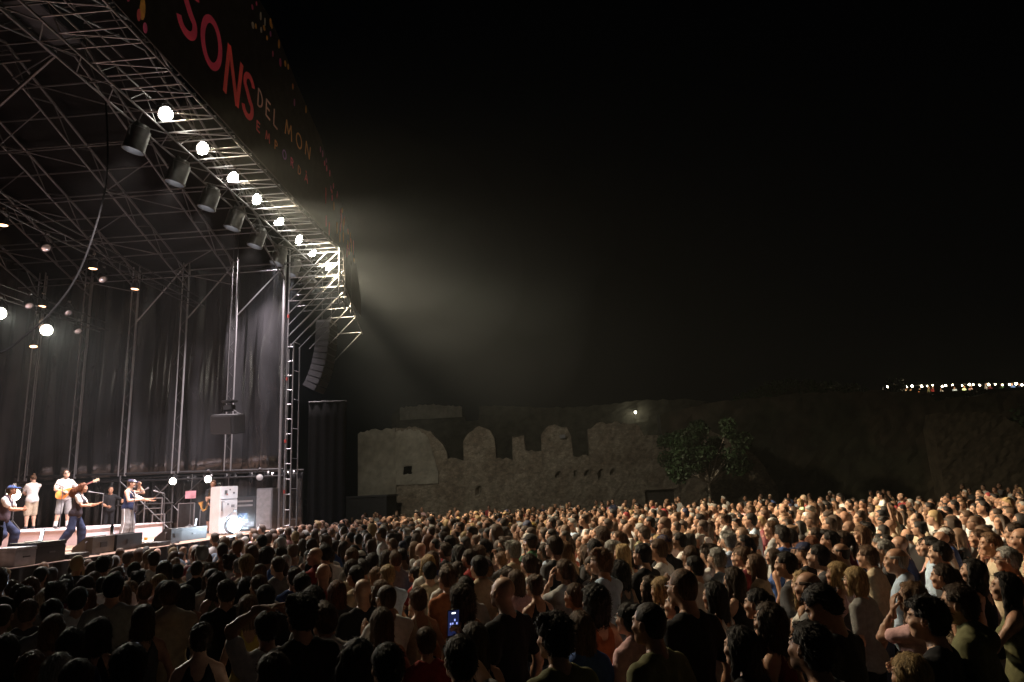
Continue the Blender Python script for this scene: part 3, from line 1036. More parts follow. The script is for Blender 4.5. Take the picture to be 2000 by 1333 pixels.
for i, (p_, a_) in enumerate((((-16.9, 21.1, 8.5), (-4, 12, 2)), ((-16.7, 18.9, 8.5), (-4, 12, 2)))):
    lamp('back_light', 'white back lamp under the rear truss, %s from the side drape' % nth[i], p_, a_, 'flood', BACK_W, (1.0, 0.9, 0.72), 70, 1.0, 'white back lamps', hang=0.5, lens=E_BACK)
for i, (p_, a_) in enumerate((((-13.35, 14.9, 9.5), (-13.3, 15.4, 1.6)), ((-13.4, 18.3, 9.5), (-13.6, 18.6, 1.6)), ((-13.45, 20.4, 9.5), (-13.8, 20.4, 1.6)), ((-16.9, 20.8, 9.25), (-16.5, 20.4, 1.6)), ((-17.7, 21.6, 8.1), (-16.5, 20.8, 1.6)))):
    lamp('amber_light', 'amber glowing round lamp, %s from the near end of the inner trusses' % nth[i], p_, a_, 'small', ORANGE_W, (1.0, 0.62, 0.40), 75, 0.9, 'amber lamps over the stage', hang=0.45 if i < 4 else 1.1, lens=E_ORANGE)
for i, p_ in enumerate(((-16.6, 22.2, 8.7), (-16.8, 21.9, 9.3), (-13.5, 18.9, 9.35), (-13.3, 16.3, 9.4), (-16.6, 19.9, 9.0))):
    lamp('moving_head', 'unlit moving head lamp with glinting rim, %s counting inward from the side drape' % nth[i], p_, (p_[0] + 2.5, p_[1] - 1.0, p_[2] - 2.6), 'small', 0, hang=0.4, group='unlit lamps over the stage', lens=mat('glass_lens', (0.55, 0.55, 0.6), rough=0.12, metal=0.6))
lamp('side_light', 'round white lamp on the beam above the cross braced scaffold', (-13.92, 24.1, 3.42), (-12.6, 18.0, 2.2), 'small', 120, (1, 0.95, 0.86), 110, 1.0, hang=0.3, lens=E_BACK)
lamp('side_light', 'round white lamp on the beam above the white fridge', (-12.62, 24.1, 3.43), (-11.2, 17.0, 2.2), 'small', 120, (1, 0.95, 0.86), 110, 1.0, hang=0.3, lens=E_BACK)
lamp('side_light', 'pale unlit round lamp on the beam near the corner tower', (-10.72, 24.1, 3.40), (-9.0, 20.0, 2.8), 'small', 0, hang=0.3)
bl = lamp('blinder', 'blazing bluish white blinder on the deck beside the fridge', (-9.85, 20.5, 1.90), (4.0, 3.0, 4.0), 'big', BLINDER_W, (0.75, 0.87, 1.0), 80, 1.0, hang=0.42, lens=E_BLUE, soft=0.25)
bp_ = bpy.data.lights.new('blinder_glow', 'POINT')  # extra point light added to make the smoke round the blinder glow
bp_.energy = 70
bp_.color = (0.7, 0.85, 1.0)
bp_.shadow_soft_size = 0.12
link('lamp_light', bp_, bl, (0, 0, -0.45))
fl_ = lamp('floor_lamp', 'warm lamp glaring on a short stand behind the dancer with the vest', (-16.6, 20.1, 3.10), (-8, 6, 2.2), 'flood', 160, (1.0, 0.80, 0.52), 120, 1.0, hang=0.3, lens=mat_emit('lit_lens_warm', (1.0, 0.86, 0.6), 40))
sd = thing('lamp_stand', 'thin black stand under the warm lamp on the riser', 'stand', (-16.6, 20.15, 2.03))
tube('pole', (-16.6, 20.15, 2.03), (-16.6, 20.15, 3.0), 0.02, sd, M_BLACK)
for k in range(3):
    a = k * 2.094
    tube('leg', (-16.6, 20.15, 2.35), (-16.6 + 0.3 * math.cos(a), 20.15 + 0.3 * math.sin(a), 2.04), 0.012, sd, M_BLACK)

# hanging cable
cb = MB()
cpts = [(-12.0, 16.3, 13.6), (-11.7, 16.1, 12.3), (-11.5, 15.91, 10.9), (-11.5, 15.64, 9.51), (-11.5, 15.16, 8.12), (-11.5, 14.45, 7.03), (-11.5, 13.78, 6.33), (-11.5, 13.15, 5.81), (-11.5, 11.8, 5.3), (-11.5, 9.5, 5.6)]
sm = []
for i in range(len(cpts) - 1):
    p0, p1, p2, p3 = [Vector(cpts[min(max(i + k, 0), len(cpts) - 1)]) for k in (-1, 0, 1, 2)]
    for k in range(6):
        t = k / 6
        sm.append(0.5 * ((2 * p1) + (p2 - p0) * t + (2 * p0 - 5 * p1 + 4 * p2 - p3) * t * t + (3 * p1 - p0 - 3 * p2 + p3) * t ** 3))
cb.tube(sm, 0.022, 6)
tag(cb.build('hanging_cable', mat('rubber_cable', (0.008, 0.008, 0.008), rough=0.95, spec=0.05), smooth=True), 'thick black cable sagging down from the stage roof', 'cable')

# ------------------------------------------------------------------ loudspeakers
la = thing('line_array', 'curved hanging line array of grey loudspeaker boxes beyond the corner tower', 'loudspeaker', (-9.35, 27.0, 6.7))
z, x, t = 9.62, -9.32, 0.0
for k in range(11):
    h = 0.255
    M = Matrix.Translation((x - la.location.x, 0, z - la.location.z)) @ Matrix.Rotation(t, 4, 'Y')
    MB().box(-0.30, 0.26, -0.55, 0.55, -h, -0.012, M, bev=0.015).build('cabinet', mat('array_paint', (0.03, 0.03, 0.034), rough=0.5), la)
    MB().box(0.262, 0.275, -0.5, 0.5, -h + 0.02, -0.03, M).build('grille', M_GRILLE, la)
    z -= h * math.cos(t)
    x -= h * math.sin(t)
    t += 0.022 + 0.006 * k
MB().box(-0.3, 0.3, -0.4, 0.4, 9.62 - la.location.z, 9.74 - la.location.z).build('flying_frame', M_STEEL, la)
for dx in (-0.2, 0.2):
    MB().tube([(dx, 0, 9.74 - la.location.z), (dx, 0, 12.0 - la.location.z)], 0.012, 5).build('chain', M_STEEL, la)

hs = thing('hung_speaker', 'black loudspeaker hung on a bracket before the vinyl drape', 'loudspeaker', (-11.0, 22.2, 4.8), rotz=math.radians(-18))
MB().box(-0.47, 0.47, -0.3, 0.3, 0.02, 0.66, Matrix.Rotation(math.radians(9), 4, 'X') @ Matrix.Rotation(math.radians(4), 4, 'Y'), bev=0.03).build('cabinet', mat('speaker_paint', (0.035, 0.035, 0.037), rough=0.55), hs)
MB().box(-0.43, 0.43, -0.335, -0.305, 0.06, 0.62, Matrix.Rotation(math.radians(9), 4, 'X') @ Matrix.Rotation(math.radians(4), 4, 'Y')).build('grille', M_GRILLE, hs)
MB().tube([(-0.40, 0, 0.66), (-0.2, 0, 0.78), (0.2, 0, 0.78), (0.40, 0, 0.66)], 0.02, 6).build('bracket', M_BLACK, hs)
MB().box(-0.18, 0.18, -0.12, 0.12, 0.78, 0.98, bev=0.03).build('rigging_head', M_BLACK, hs)
MB().box(-0.24, 0.24, -0.14, 0.14, 1.06, 1.14, bev=0.02).build('top_plate', M_BLACK, hs)
for dx in (-0.1, 0.1):
    MB().tube([(dx, 0, 0.95), (dx, 0, 7.4)], 0.013, 5).build('cable', M_BLACK, hs)

# ------------------------------------------------------------------ things on the stage
rs_ = thing('drum_riser', 'low white riser box the bassist stands on', 'riser', (-15.4, 20.6, SZ))
sbox('box', mat('riser_white', (0.70, 0.62, 0.66), rough=0.6, var=0.08, scale=3), -19.0, -13.3, 18.85, 22.6, SZ, 2.0, rs_)
sbox('top', mat('riser_top', (0.5, 0.45, 0.47), rough=0.7), -19.03, -13.27, 18.82, 22.63, 2.0, 2.03, rs_)

fr = thing('fridge', 'white fridge with stickers standing on the stage end', 'fridge', (-10.56, 20.99, SZ), rotz=math.radians(54.8))
MB().box(0.0, 0.56, 0.03, 0.64, 0.04, 1.47, bev=0.015).build('body', M_WHITE, fr)
dr_ = MB().box(0.005, 0.555, -0.02, 0.027, 0.05, 1.06, bev=0.012).build('door', M_WHITE, fr)
fd_ = MB().box(0.005, 0.555, -0.02, 0.027, 1.08, 1.465, bev=0.012).build('freezer_door', M_WHITE, fr)
MB().box(0.02, 0.05, -0.05, -0.02, 0.72, 1.02, bev=0.006).build('handle', M_GREY, dr_)
for fx, fy in ((0.05, 0.1), (0.5, 0.1), (0.05, 0.55), (0.5, 0.55)):
    MB().lathe([(0.025, 0), (0.025, 0.05)], 8, Matrix.Translation((fx, fy, 0))).build('foot', M_BLACK, fr)
for k, (a, c, s, hh, colr) in enumerate(((0.16, 1.28, 0.09, 0.13, (0.12, 0.12, 0.12)), (0.29, 1.36, 0.04, 0.04, (0.1, 0.1, 0.1)), (0.42, 1.26, 0.06, 0.05, (0.1, 0.1, 0.12)), (0.10, 1.0, 0.03, 0.03, (0.15, 0.1, 0.1)), (0.24, 0.92, 0.06, 0.05, (0.2, 0.2, 0.2)), (0.40, 0.86, 0.11, 0.08, (0.25, 0.25, 0.26)), (0.20, 1.22, 0.05, 0.05, (0.45, 0.15, 0.12)))):
    MB().box(a - s / 2, a + s / 2, -0.024, -0.0205, c - hh / 2, c + hh / 2).build('sticker', M_OBJ, fd_ if c > 1.07 else dr_, color=colr)

rk = thing('equipment_rack', 'dark equipment rack with two bright metal strips behind the blinder', 'rack', (-10.9, 23.6, SZ))
sbox('cabinet', M_BLACK, -11.28, -10.52, 23.4, 23.9, SZ, 2.75, rk, bev=0.015)
for zz in (2.42, 2.56):
    sbox('metal_strip', M_ALU, -11.2, -10.62, 23.37, 23.398, zz, zz + 0.06, rk)
sbox('screen', mat_emit('small_blue_screen', (0.25, 0.4, 0.9), 0.35), -11.1, -10.8, 23.37, 23.398, 2.0, 2.2, rk)
sbox('tray', M_GREY, -11.26, -10.54, 23.36, 23.398, 1.75, 1.9, rk)
cab = thing('tall_cabinet', 'tall plain grey cabinet next to the corner tower', 'cabinet', (-10.2, 23.5, SZ))
sbox('shell', M_GREY, -10.48, -9.92, 23.35, 23.85, SZ, 3.0, cab, bev=0.015)
sbox('front_panel', mat('grey_panel', (0.2, 0.2, 0.21), rough=0.5), -10.45, -9.95, 23.325, 23.348, SZ + 0.05, 2.95, cab)
for i, (x0, x1, y, z1, lb) in enumerate(((-13.6, -13.02, 24.0, 2.62, 'black flight case with silver edges below the pink sheet'), (-12.9, -12.3, 24.2, 2.35, 'black flight case between pink sheet and fridge'))):
    fc = thing('flight_case', lb, 'flight case', ((x0 + x1) / 2, y + 0.25, SZ))
    sbox('box', M_BLACK, x0, x1, y, y + 0.5, SZ + 0.06, z1, fc)
    for xx in (x0, x1):
        sbox('edge_rail', M_ALU, xx - 0.015, xx + 0.015, y - 0.012, y + 0.02, SZ + 0.06, z1, fc)
    sbox('edge_rail', M_ALU, x0, x1, y - 0.014, y + 0.02, z1 - 0.012, z1 + 0.012, fc)
    for xx in (x0 + 0.06, x1 - 0.06):
        sbox('foot', M_BLACK, xx - 0.04, xx + 0.04, y + 0.05, y + 0.45, SZ, SZ + 0.06, fc)
ms = thing('music_stand', 'pink sheet clipped on a thin stand before the flight case', 'stand', (-13.05, 23.8, SZ))
tube('pole', (-13.05, 23.8, SZ), (-13.05, 23.8, 3.62), 0.015, ms, M_STEEL)
sbox('sheet', mat('pink_paper', (0.62, 0.30, 0.36), rough=0.8), -13.25, -12.87, 23.77, 23.785, 2.78, 3.04, ms)
for k in range(3):
    a = k * 2.094
    tube('leg', (-13.05, 23.8, SZ + 0.3), (-13.05 + 0.3 * math.cos(a), 23.8 + 0.3 * math.sin(a), SZ + 0.01), 0.012, ms, M_STEEL)

xb = thing('braced_scaffold', 'cross braced steel scaffold bay under the beam behind the singer', 'scaffold', (-15, 24.3, SZ))
for p0, p1, r_ in (((-14.02, 24.3, SZ), (-14.02, 24.3, 3.66), 0.034), ((-16.04, 24.3, SZ), (-16.04, 24.3, 3.72), 0.034), ((-12.05, 24.5, SZ), (-12.05, 24.5, 3.6), 0.024),
                   ((-16.0, 24.26, 3.5), (-14.1, 24.26, SZ + 0.2), 0.026), ((-15.3, 24.34, 2.3), (-13.95, 24.34, 3.6), 0.026), ((-15.0, 24.8, 3.3), (-13.9, 24.8, 2.2), 0.02), ((-14.9, 24.85, 2.0), (-13.2, 24.85, 3.5), 0.02)):
    tube('brace', p0, p1, r_, xb, M_STEEL)
for zz in (2.66, 1.98):
    tube('ledger', (-16.1, 24.28, zz), (-13.95, 24.28, zz), 0.026, xb, M_STEEL)
for x0, x1, zz, y in ((-14.6, -14.15, 2.28, 24.1), (-14.95, -14.3, 2.85, 24.15)):
    gf = thing('rail_frame', 'pale metal rail frame leaning by the braced scaffold, %s one' % ('taller' if zz > 2.5 else 'shorter'), 'frame', ((x0 + x1) / 2, y, SZ))
    tube('upright', (x0, y, SZ), (x0, y, zz), 0.025, gf)
    tube('upright', (x1, y, SZ), (x1, y, zz), 0.025, gf)
    tube('crossbar', (x0, y, zz), (x1, y, zz), 0.025, gf)
    tube('crossbar', (x0, y, zz - 0.35), (x1, y, zz - 0.35), 0.018, gf)


def wedge(x, y, ln, label, group=None, col=M_BLACK):
    t = thing('stage_monitor', label, 'monitor speaker', (x, y + ln / 2, SZ), group)
    cb_ = MB().prism([(0.0, 0.02), (-0.46, 0.02), (-0.46, 0.12), (-0.16, 0.36), (0.0, 0.36)], -ln / 2, ln / 2, 'y').build('cabinet', col, t)
    MB().prism([(-0.465, 0.14), (-0.185, 0.362), (-0.172, 0.375), (-0.475, 0.145)], -ln / 2 + 0.03, ln / 2 - 0.03, 'y').build('grille', M_GRILLE, t)
    MB().tube([(-0.12, -ln / 2, 0.10), (-0.12, -ln / 2 - 0.06, 0.12), (-0.12, -ln / 2 - 0.06, 0.26), (-0.12, -ln / 2, 0.28)], 0.014, 6).build('handle', M_STEEL, cb_)
    MB().box(0.001, 0.012, -0.11, 0.11, 0.13, 0.24, bev=0.004).build('connector_plate', mat('plate_dark', (0.03, 0.03, 0.03), rough=0.6), cb_)
    for yy in (-ln / 2 + 0.06, ln / 2 - 0.06):
        MB().box(-0.4, -0.02, yy - 0.03, yy + 0.03, 0, 0.02).build('foot', M_BLACK, t)
    return t


wedge(-10.02, 14.42, 0.72, 'grey backed stage monitor wedge with side handle at the stage lip', col=mat('monitor_grey', (0.10, 0.10, 0.09), rough=0.5))
wedge(-10.0, 15.2, 0.95, 'black stage monitor wedge carrying the slim bottle at the stage lip')
wedge(-10.1, 17.55, 0.5, 'small black stage monitor wedge between two cases at the stage lip')


def crate(name, label, x0, x1, y0, y1, h, m, lid=True, cat='case'):
    t = thing(name, label, cat, ((x0 + x1) / 2, (y0 + y1) / 2, SZ))
    sbox('box', m, x0, x1, y0, y1, SZ, SZ + h * 0.8, t, bev=0.008)
    if lid:
        sbox('lid', m, x0 - 0.008, x1 + 0.008, y0 - 0.008, y1 + 0.008, SZ + h * 0.8 + 0.003, SZ + h, t, bev=0.008)
    sbox('handle', M_STEEL, x1 + 0.009, x1 + 0.025, (y0 + y1) / 2 - 0.08, (y0 + y1) / 2 + 0.08, SZ + h * 0.45, SZ + h * 0.52, t)
    return t


crate('speaker_case', 'pale grey fronted case at the near stage lip', -10.25, -9.72, 11.95, 12.45, 0.33, mat('case_pale', (0.42, 0.44, 0.50), rough=0.4))
crate('instrument_case', 'black case with a laptop on it at the near stage lip', -10.3, -9.75, 12.48, 13.25, 0.38, M_BLACK)
crate('instrument_case', 'long black case with a laptop on it before the fridge', -10.75, -10.3, 18.3, 19.75, 0.34, M_BLACK)
crate('pedal_case', 'low black pedal case beside the laptop case', -10.15, -9.7, 13.3, 13.9, 0.12, M_BLACK, lid=False)
crate('pedal_board', 'low black pedal board on the lip between monitors and fridge', -10.2, -9.75, 16.35, 16.95, 0.12, M_BLACK, lid=False)
crate('pedal_board', 'flat black pedal board at the singer\'s feet', -12.3, -11.8, 20.6, 21.2, 0.06, M_BLACK, lid=False)
for lb, x, y, z, rz in (('open laptop with a bright screen edge on the near case', -10.05, 12.75, SZ + 0.38, -0.78), ('open laptop with a bright screen edge on the long case', -10.55, 19.3, SZ + 0.34, -0.98)):
    lt = thing('laptop', lb, 'laptop', (x, y, z), rotz=rz)
    MB().box(-0.17, 0.17, -0.12, 0.12, 0.002, 0.02, bev=0.004).build('keyboard_base', M_GREY, lt)
    MB().box(-0.17, 0.17, 0.12, 0.132, 0.02, 0.25, Matrix.Rotation(-0.12, 4, 'X'), bev=0.003).build('screen_lid', M_ALU, lt)
    sl_ = lt.children[-1] if lt.children[-1].name.startswith('screen_lid') else [q for q in lt.children if q.name.startswith('screen_lid')][0]
    MB().box(-0.155, 0.155, 0.112, 0.119, 0.035, 0.235, Matrix.Rotation(-0.12, 4, 'X')).build('screen', mat_emit('laptop_screen', (0.85, 0.92, 1.0), 3.0), sl_)
bo = thing('bottle', 'slim shiny metal bottle standing on the stage monitor', 'bottle', (-10.1, 15.15, SZ + 0.36))
MB().lathe([(0.033, 0.0), (0.035, 0.02), (0.035, 0.19), (0.018, 0.225), (0.018, 0.24)], 12).build('flask', mat('polished_metal', (0.7, 0.7, 0.72), rough=0.2, metal=1.0), bo, smooth=True)
MB().lathe([(0.02, 0.24), (0.02, 0.27)], 12).build('cap', M_BLACK, bo)
cu = thing('paper_cup', 'small yellow cup standing on the deck before the long case', 'cup', (-11.6, 18.9, SZ))
MB().lathe([(0.032, 0), (0.045, 0.12), (0.048, 0.12), (0.048, 0.126), (0.042, 0.126), (0.03, 0.01)], 12).build('cup_wall', mat('yellow_paper', (0.65, 0.42, 0.05), rough=0.6), cu)
MB().lathe([(0.047, 0.118), (0.049, 0.124), (0.047, 0.128)], 12, cap=False).build('rim', M_WHITE, cu)
tl = MB()
tv = []
for j in range(7):
    for i in range(9):
        tv.append((i * 0.06 - 0.24, j * 0.06 - 0.18, 0.03 + 0.05 * abs(math.sin(i * 1.3 + j * 0.8)) + 0.02 * math.sin(j * 2.1)))
tl.add(tv, [(j * 9 + i, j * 9 + i + 1, j * 9 + i + 10, j * 9 + i + 9) for j in range(6) for i in range(8)])
to = tl.build('towel', mat('towel_white', (0.6, 0.62, 0.6), rough=0.95), smooth=True, loc=(-11.0, 18.0, SZ - 0.02))
to.modifiers.new('thick', 'SOLIDIFY').thickness = 0.015
tag(to, 'crumpled white towel on the deck beside the long case', 'towel')
for k, pts in enumerate((((-10.0, 13.95), (-10.25, 14.2), (-9.85, 14.35), (-10.1, 14.1), (-9.8, 14.0)), ((-10.1, 17.0), (-10.5, 17.3), (-9.9, 17.5), (-10.4, 17.9), (-10.9, 18.2)), ((-12.0, 20.8), (-11.6, 20.1), (-11.9, 19.6), (-11.2, 19.2)), ((-13.2, 16.0), (-12.4, 15.6), (-11.6, 16.2), (-10.8, 15.9)))):
    c_ = MB()
    pp = []
    for i in range(len(pts) - 1):
        for q in range(5):
            t = q / 5
            pp.append((pts[i][0] + (pts[i + 1][0] - pts[i][0]) * t + 0.05 * math.sin(q + i), pts[i][1] + (pts[i + 1][1] - pts[i][1]) * t, SZ + 0.012))
    c_.tube(pp, 0.012, 5)
    tag(c_.build('stage_cable', M_BLACK), 'loose black cable on the deck %s' % ('beside the low pedal case', 'before the small monitor', 'at the singer\'s feet', 'behind the grey backed monitor')[k], 'cable')


def mic_stand(label, x, y, z0, h, boom=(0.25, 0.0, 0.05)):
    t = thing('microphone_stand', label, 'microphone stand', (x, y, z0))
    MB().lathe([(0.13, 0), (0.13, 0.015), (0.02, 0.03)], 14).build('base', M_BLACK, t)
    MB().tube([(0, 0, 0.02), (0, 0, h)], 0.012, 6).build('pole', M_STEEL, t)
    b = Vector(boom)
    MB().tube([(0, 0, h), b + Vector((0, 0, h))], 0.010, 6).build('boom', M_STEEL, t)
    q = b.to_track_quat('Z', 'Y').to_matrix().to_4x4()
    mc = MB().lathe([(0.013, 0), (0.018, 0.11), (0.026, 0.125), (0.028, 0.145), (0.018, 0.17), (0.004, 0.175)], 10, Matrix.Translation(b + Vector((0, 0, h))) @ q).build('microphone', M_GREY, t, smooth=True)
    return t


mic_stand('microphone on a tall stand beside the crouching dancer', -14.3, 20.9, SZ, 1.42, (-0.22, -0.12, 0.05))
mic_stand('microphone stand in front of the singer', -12.55, 19.75, SZ, 1.30, (0.15, 0.15, 0.12))
mic_stand('microphone stand between singer and braced scaffold', -12.9, 21.9, SZ, 1.35, (-0.18, -0.05, 0.06))
mic_stand('microphone stand at the bassist on the riser', -15.35, 20.5, 2.03, 1.25, (-0.2, 0.1, 0.05))
ls = thing('lip_stand', 'black box on a pole at the near stage lip', 'stand', (-9.72, 11.35, SZ))
tube('pole', (-9.72, 11.35, 0.9), (-9.72, 11.35, 2.3), 0.03, ls, M_BLACK)
sbox('box', M_BLACK, -9.95, -9.6, 11.25, 11.5, 1.98, 2.32, ls, bev=0.02)
sbox('bracket', M_BLACK, -9.75, -9.66, 11.2, 11.55, 2.33, 2.42, ls, bev=0.01)

# ------------------------------------------------------------------ people: smooth distance fields turned into meshes
def smin(a, b, k):
    h = np.clip(0.5 + 0.5 * (b - a) / k, 0, 1)
    return b + (a - b) * h - k * h * (1 - h)


def A3(p):
    return np.array(p, dtype=np.float64)


def f_cap(p0, p1, r0, r1):
    p0, p1 = A3(p0), A3(p1)
    d = p1 - p0
    L2 = max(float(d @ d), 1e-9)

    def f(P):
        q = P - p0
        t = np.clip(q @ d / L2, 0, 1)
        return np.linalg.norm(q - t[:, None] * d, axis=1) - (r0 + (r1 - r0) * t)
    lo = np.minimum(p0 - r0, p1 - r1)
    hi = np.maximum(p0 + r0, p1 + r1)
    return f, lo, hi


def f_ell(c, r, R=None):
    c, r = A3(c), A3(r)
    R = np.eye(3) if R is None else np.array(R)

    def f(P):
        q = (P - c) @ R
        k0 = np.linalg.norm(q / r, axis=1)
        k1 = np.linalg.norm(q / (r * r), axis=1)
        return k0 * (k0 - 1.0) / np.maximum(k1, 1e-6)
    m = r.max()
    return f, c - m, c + m


class Field:
    def __init__(s):
        s.ops = []
        s.lo = A3((9, 9, 9))
        s.hi = -A3((9, 9, 9))

    def add(s, prim, k=0.02, sub=False):
        f, lo, hi = prim
        s.ops.append((f, k, sub))
        if not sub:
            s.lo = np.minimum(s.lo, lo)
            s.hi = np.maximum(s.hi, hi)
        return s

    def __call__(s, P):
        d = None
        for f, k, sub in s.ops:
            v = f(P)
            if d is None:
                d = v
            elif sub:
                d = -smin(-d, v, k)
            else:
                d = smin(d, v, k)
        return d


def surface(fun, lo, hi, h):
    """naive surface nets on a regular grid -> vertices, quads"""
    lo = np.array(lo) - 2.2 * h
    n = np.maximum(np.ceil((np.array(hi) + 2.2 * h - lo) / h).astype(int) + 1, 4)
    ax = [lo[i] + h * np.arange(n[i]) for i in range(3)]
    X, Y, Z = np.meshgrid(*ax, indexing='ij')
    V = fun(np.stack([X.ravel(), Y.ravel(), Z.ravel()], 1)).reshape(n)
    S = V < 0
    c = n - 1
    acc = np.zeros((*c, 3))
    cnt = np.zeros(c)
    offs = [(i, j, k) for i in (0, 1) for j in (0, 1) for k in (0, 1)]
    for a in range(8):
        for ax_ in range(3):
            o0 = offs[a]
            if o0[ax_]:
                continue
            o1 = list(o0)
            o1[ax_] = 1
            s0 = tuple(slice(o0[i], o0[i] + c[i]) for i in range(3))
            s1 = tuple(slice(o1[i], o1[i] + c[i]) for i in range(3))
            v0, v1 = V[s0], V[s1]
            m = (v0 < 0) != (v1 < 0)
            t = np.where(m, v0 / np.where(m, v0 - v1, 1), 0)
            for i in range(3):
                acc[..., i] += m * (o0[i] + (t if i == ax_ else 0))
            cnt += m
    act = cnt > 0
    idx = -np.ones(c, int)
    idx[act] = np.arange(act.sum())
    ijk = np.argwhere(act)
    verts = lo + h * (ijk + acc[act] / cnt[act][:, None])
    quads = []
    for ax_ in range(3):
        u, w_ = [(1, 2), (2, 0), (0, 1)][ax_]
        s0 = [slice(None)] * 3
        s1 = [slice(None)] * 3
        s0[ax_] = slice(0, -1)
        s1[ax_] = slice(1, None)
        ch = S[tuple(s0)] != S[tuple(s1)]
        sg = S[tuple(s0)]
        e = np.argwhere(ch)
        e = e[(e[:, u] > 0) & (e[:, w_] > 0) & (e[:, u] < n[u] - 1) & (e[:, w_] < n[w_] - 1)]
        if len(e) == 0:
            continue
        eu = np.zeros(3, int)
        eu[u] = 1
        ew = np.zeros(3, int)
        ew[w_] = 1
        q = np.stack([idx[tuple((e - eu - ew).T)], idx[tuple((e - ew).T)], idx[tuple(e.T)], idx[tuple((e - eu).T)]], 1)
        fl_p = ~sg[tuple(e.T)]
        q[fl_p] = q[fl_p][:, ::-1]
        quads.append(q)
    return verts, np.concatenate(quads) if quads else np.zeros((0, 4), int)


def rot(x=0, y=0, z=0):
    return np.array(Matrix.Rotation(z, 3, 'Z') @ Matrix.Rotation(y, 3, 'Y') @ Matrix.Rotation(x, 3, 'X'))


def join(parts):
    V, Q, o = [], [], 0
    for v, q in parts:
        V.append(v)
        Q.append(q + o)
        o += len(v)
    return np.concatenate(V), np.concatenate(Q)


def np_mesh(name, V, Q, m, tint=None):
    me = bpy.data.meshes.new(name)
    me.vertices.add(len(V))
    me.vertices.foreach_set('co', np.ascontiguousarray(V, dtype=np.float32).ravel())
    me.loops.add(len(Q) * 4)
    me.loops.foreach_set('vertex_index', np.ascontiguousarray(Q, dtype=np.int32).ravel())
    me.polygons.add(len(Q))
    me.polygons.foreach_set('loop_start', np.arange(0, len(Q) * 4, 4, dtype=np.int32))
    me.update(calc_edges=True)
    a = me.color_attributes.new('tint', 'FLOAT_COLOR', 'POINT')
    if tint is None:
        tint = np.zeros((len(V), 4), np.float32)
    a.data.foreach_set('color', np.ascontiguousarray(tint, dtype=np.float32).ravel())
    me.shade_smooth()
    me.materials.append(m)
    return me


# ---- head, in its own frame: origin between the ears, +Y forward, +Z up
def head_field(female):
    F = Field()
    F.add(f_ell((0, -0.014, 0.036), (0.073, 0.094, 0.083)))
    F.add(f_ell((0, 0.022, -0.026), (0.062 if not female else 0.058, 0.070, 0.080)), 0.03)
    F.add(f_cap((-0.028, 0.054, -0.082), (0.028, 0.054, -0.082), 0.020, 0.020), 0.035)
    F.add(f_cap((0, 0.068, -0.088), (0, 0.073, -0.088), 0.016, 0.013), 0.02)
    for s in (-1, 1):
        F.add(f_ell((s * 0.040, 0.066, -0.020), (0.022, 0.020, 0.020)), 0.02)          # cheek
        F.add(f_cap((s * 0.012, 0.086, 0.037), (s * 0.046, 0.074, 0.037), 0.007, 0.006), 0.016)  # brow
        F.add(f_ell((s * 0.032, 0.094, 0.016), (0.016, 0.010, 0.009)), 0.010, True)     # socket
        F.add(f_ell((s * 0.031, 0.078, 0.015), (0.0135, 0.0125, 0.0105)), 0.004)         # eye
        F.add(f_ell((s * 0.078, -0.006, -0.002), (0.010, 0.021, 0.032), rot(z=s * -0.35)), 0.006)  # ear
        F.add(f_ell((s * 0.090, -0.004, 0.002), (0.008, 0.011, 0.018)), 0.006, True)
    F.add(f_cap((0, 0.086, 0.026), (0, 0.103, -0.018), 0.0065, 0.0098), 0.012)
    F.add(f_cap((-0.011, 0.091, -0.022), (0.011, 0.091, -0.022), 0.0072, 0.0072), 0.010)
    F.add(f_ell((0, 0.083, -0.050), (0.023, 0.013, 0.0065)), 0.008)
    F.add(f_ell((0, 0.081, -0.061), (0.020, 0.013, 0.0065)), 0.006)
    return F


def head_tint(V, female, stubble):
    T = np.zeros((len(V), 4), np.float32)
    x, y, z = np.abs(V[:, 0]), V[:, 1], V[:, 2]
    fr = y > 0.062
    m = fr & (((x - 0.031) / 0.013) ** 2 + ((z - 0.015) / 0.007) ** 2 < 1)
    T[m] = (0.42, 0.38, 0.34, 0.7)
    m = fr & (((x - 0.031) / 0.0062) ** 2 + ((z - 0.015) / 0.0065) ** 2 < 1)
    T[m] = (0.03, 0.02, 0.015, 1)
    m = fr & (x > 0.010) & (x < 0.052) & (np.abs(z - (0.037 - 0.10 * np.abs(x - 0.030))) < 0.0055)
    T[m] = (0.05, 0.032, 0.022, 0.85)
    m = fr & (x < 0.023) & (z < -0.044) & (z > -0.068) & (y > 0.078)
    T[m] = (0.36, 0.12, 0.10, 0.75 if female else 0.45)
    if stubble:
        m = (z < -0.042) & (z > -0.14) & (y > 0.012) & (T[:, 3] == 0)
        T[m] = (0.07, 0.05, 0.04, 0.62)
    return T


HAIR_STYLES = {}


def wob(P, f, seed):
    r = random.Random(seed)
    s = 0
    for k in range(4):
        a = A3((r.uniform(-1, 1), r.uniform(-1, 1), r.uniform(-0.35, 0.35))) * f * (1 + 0.6 * k)
        s = s + np.sin(P @ a + r.uniform(0, 6.3))
    return s / 4


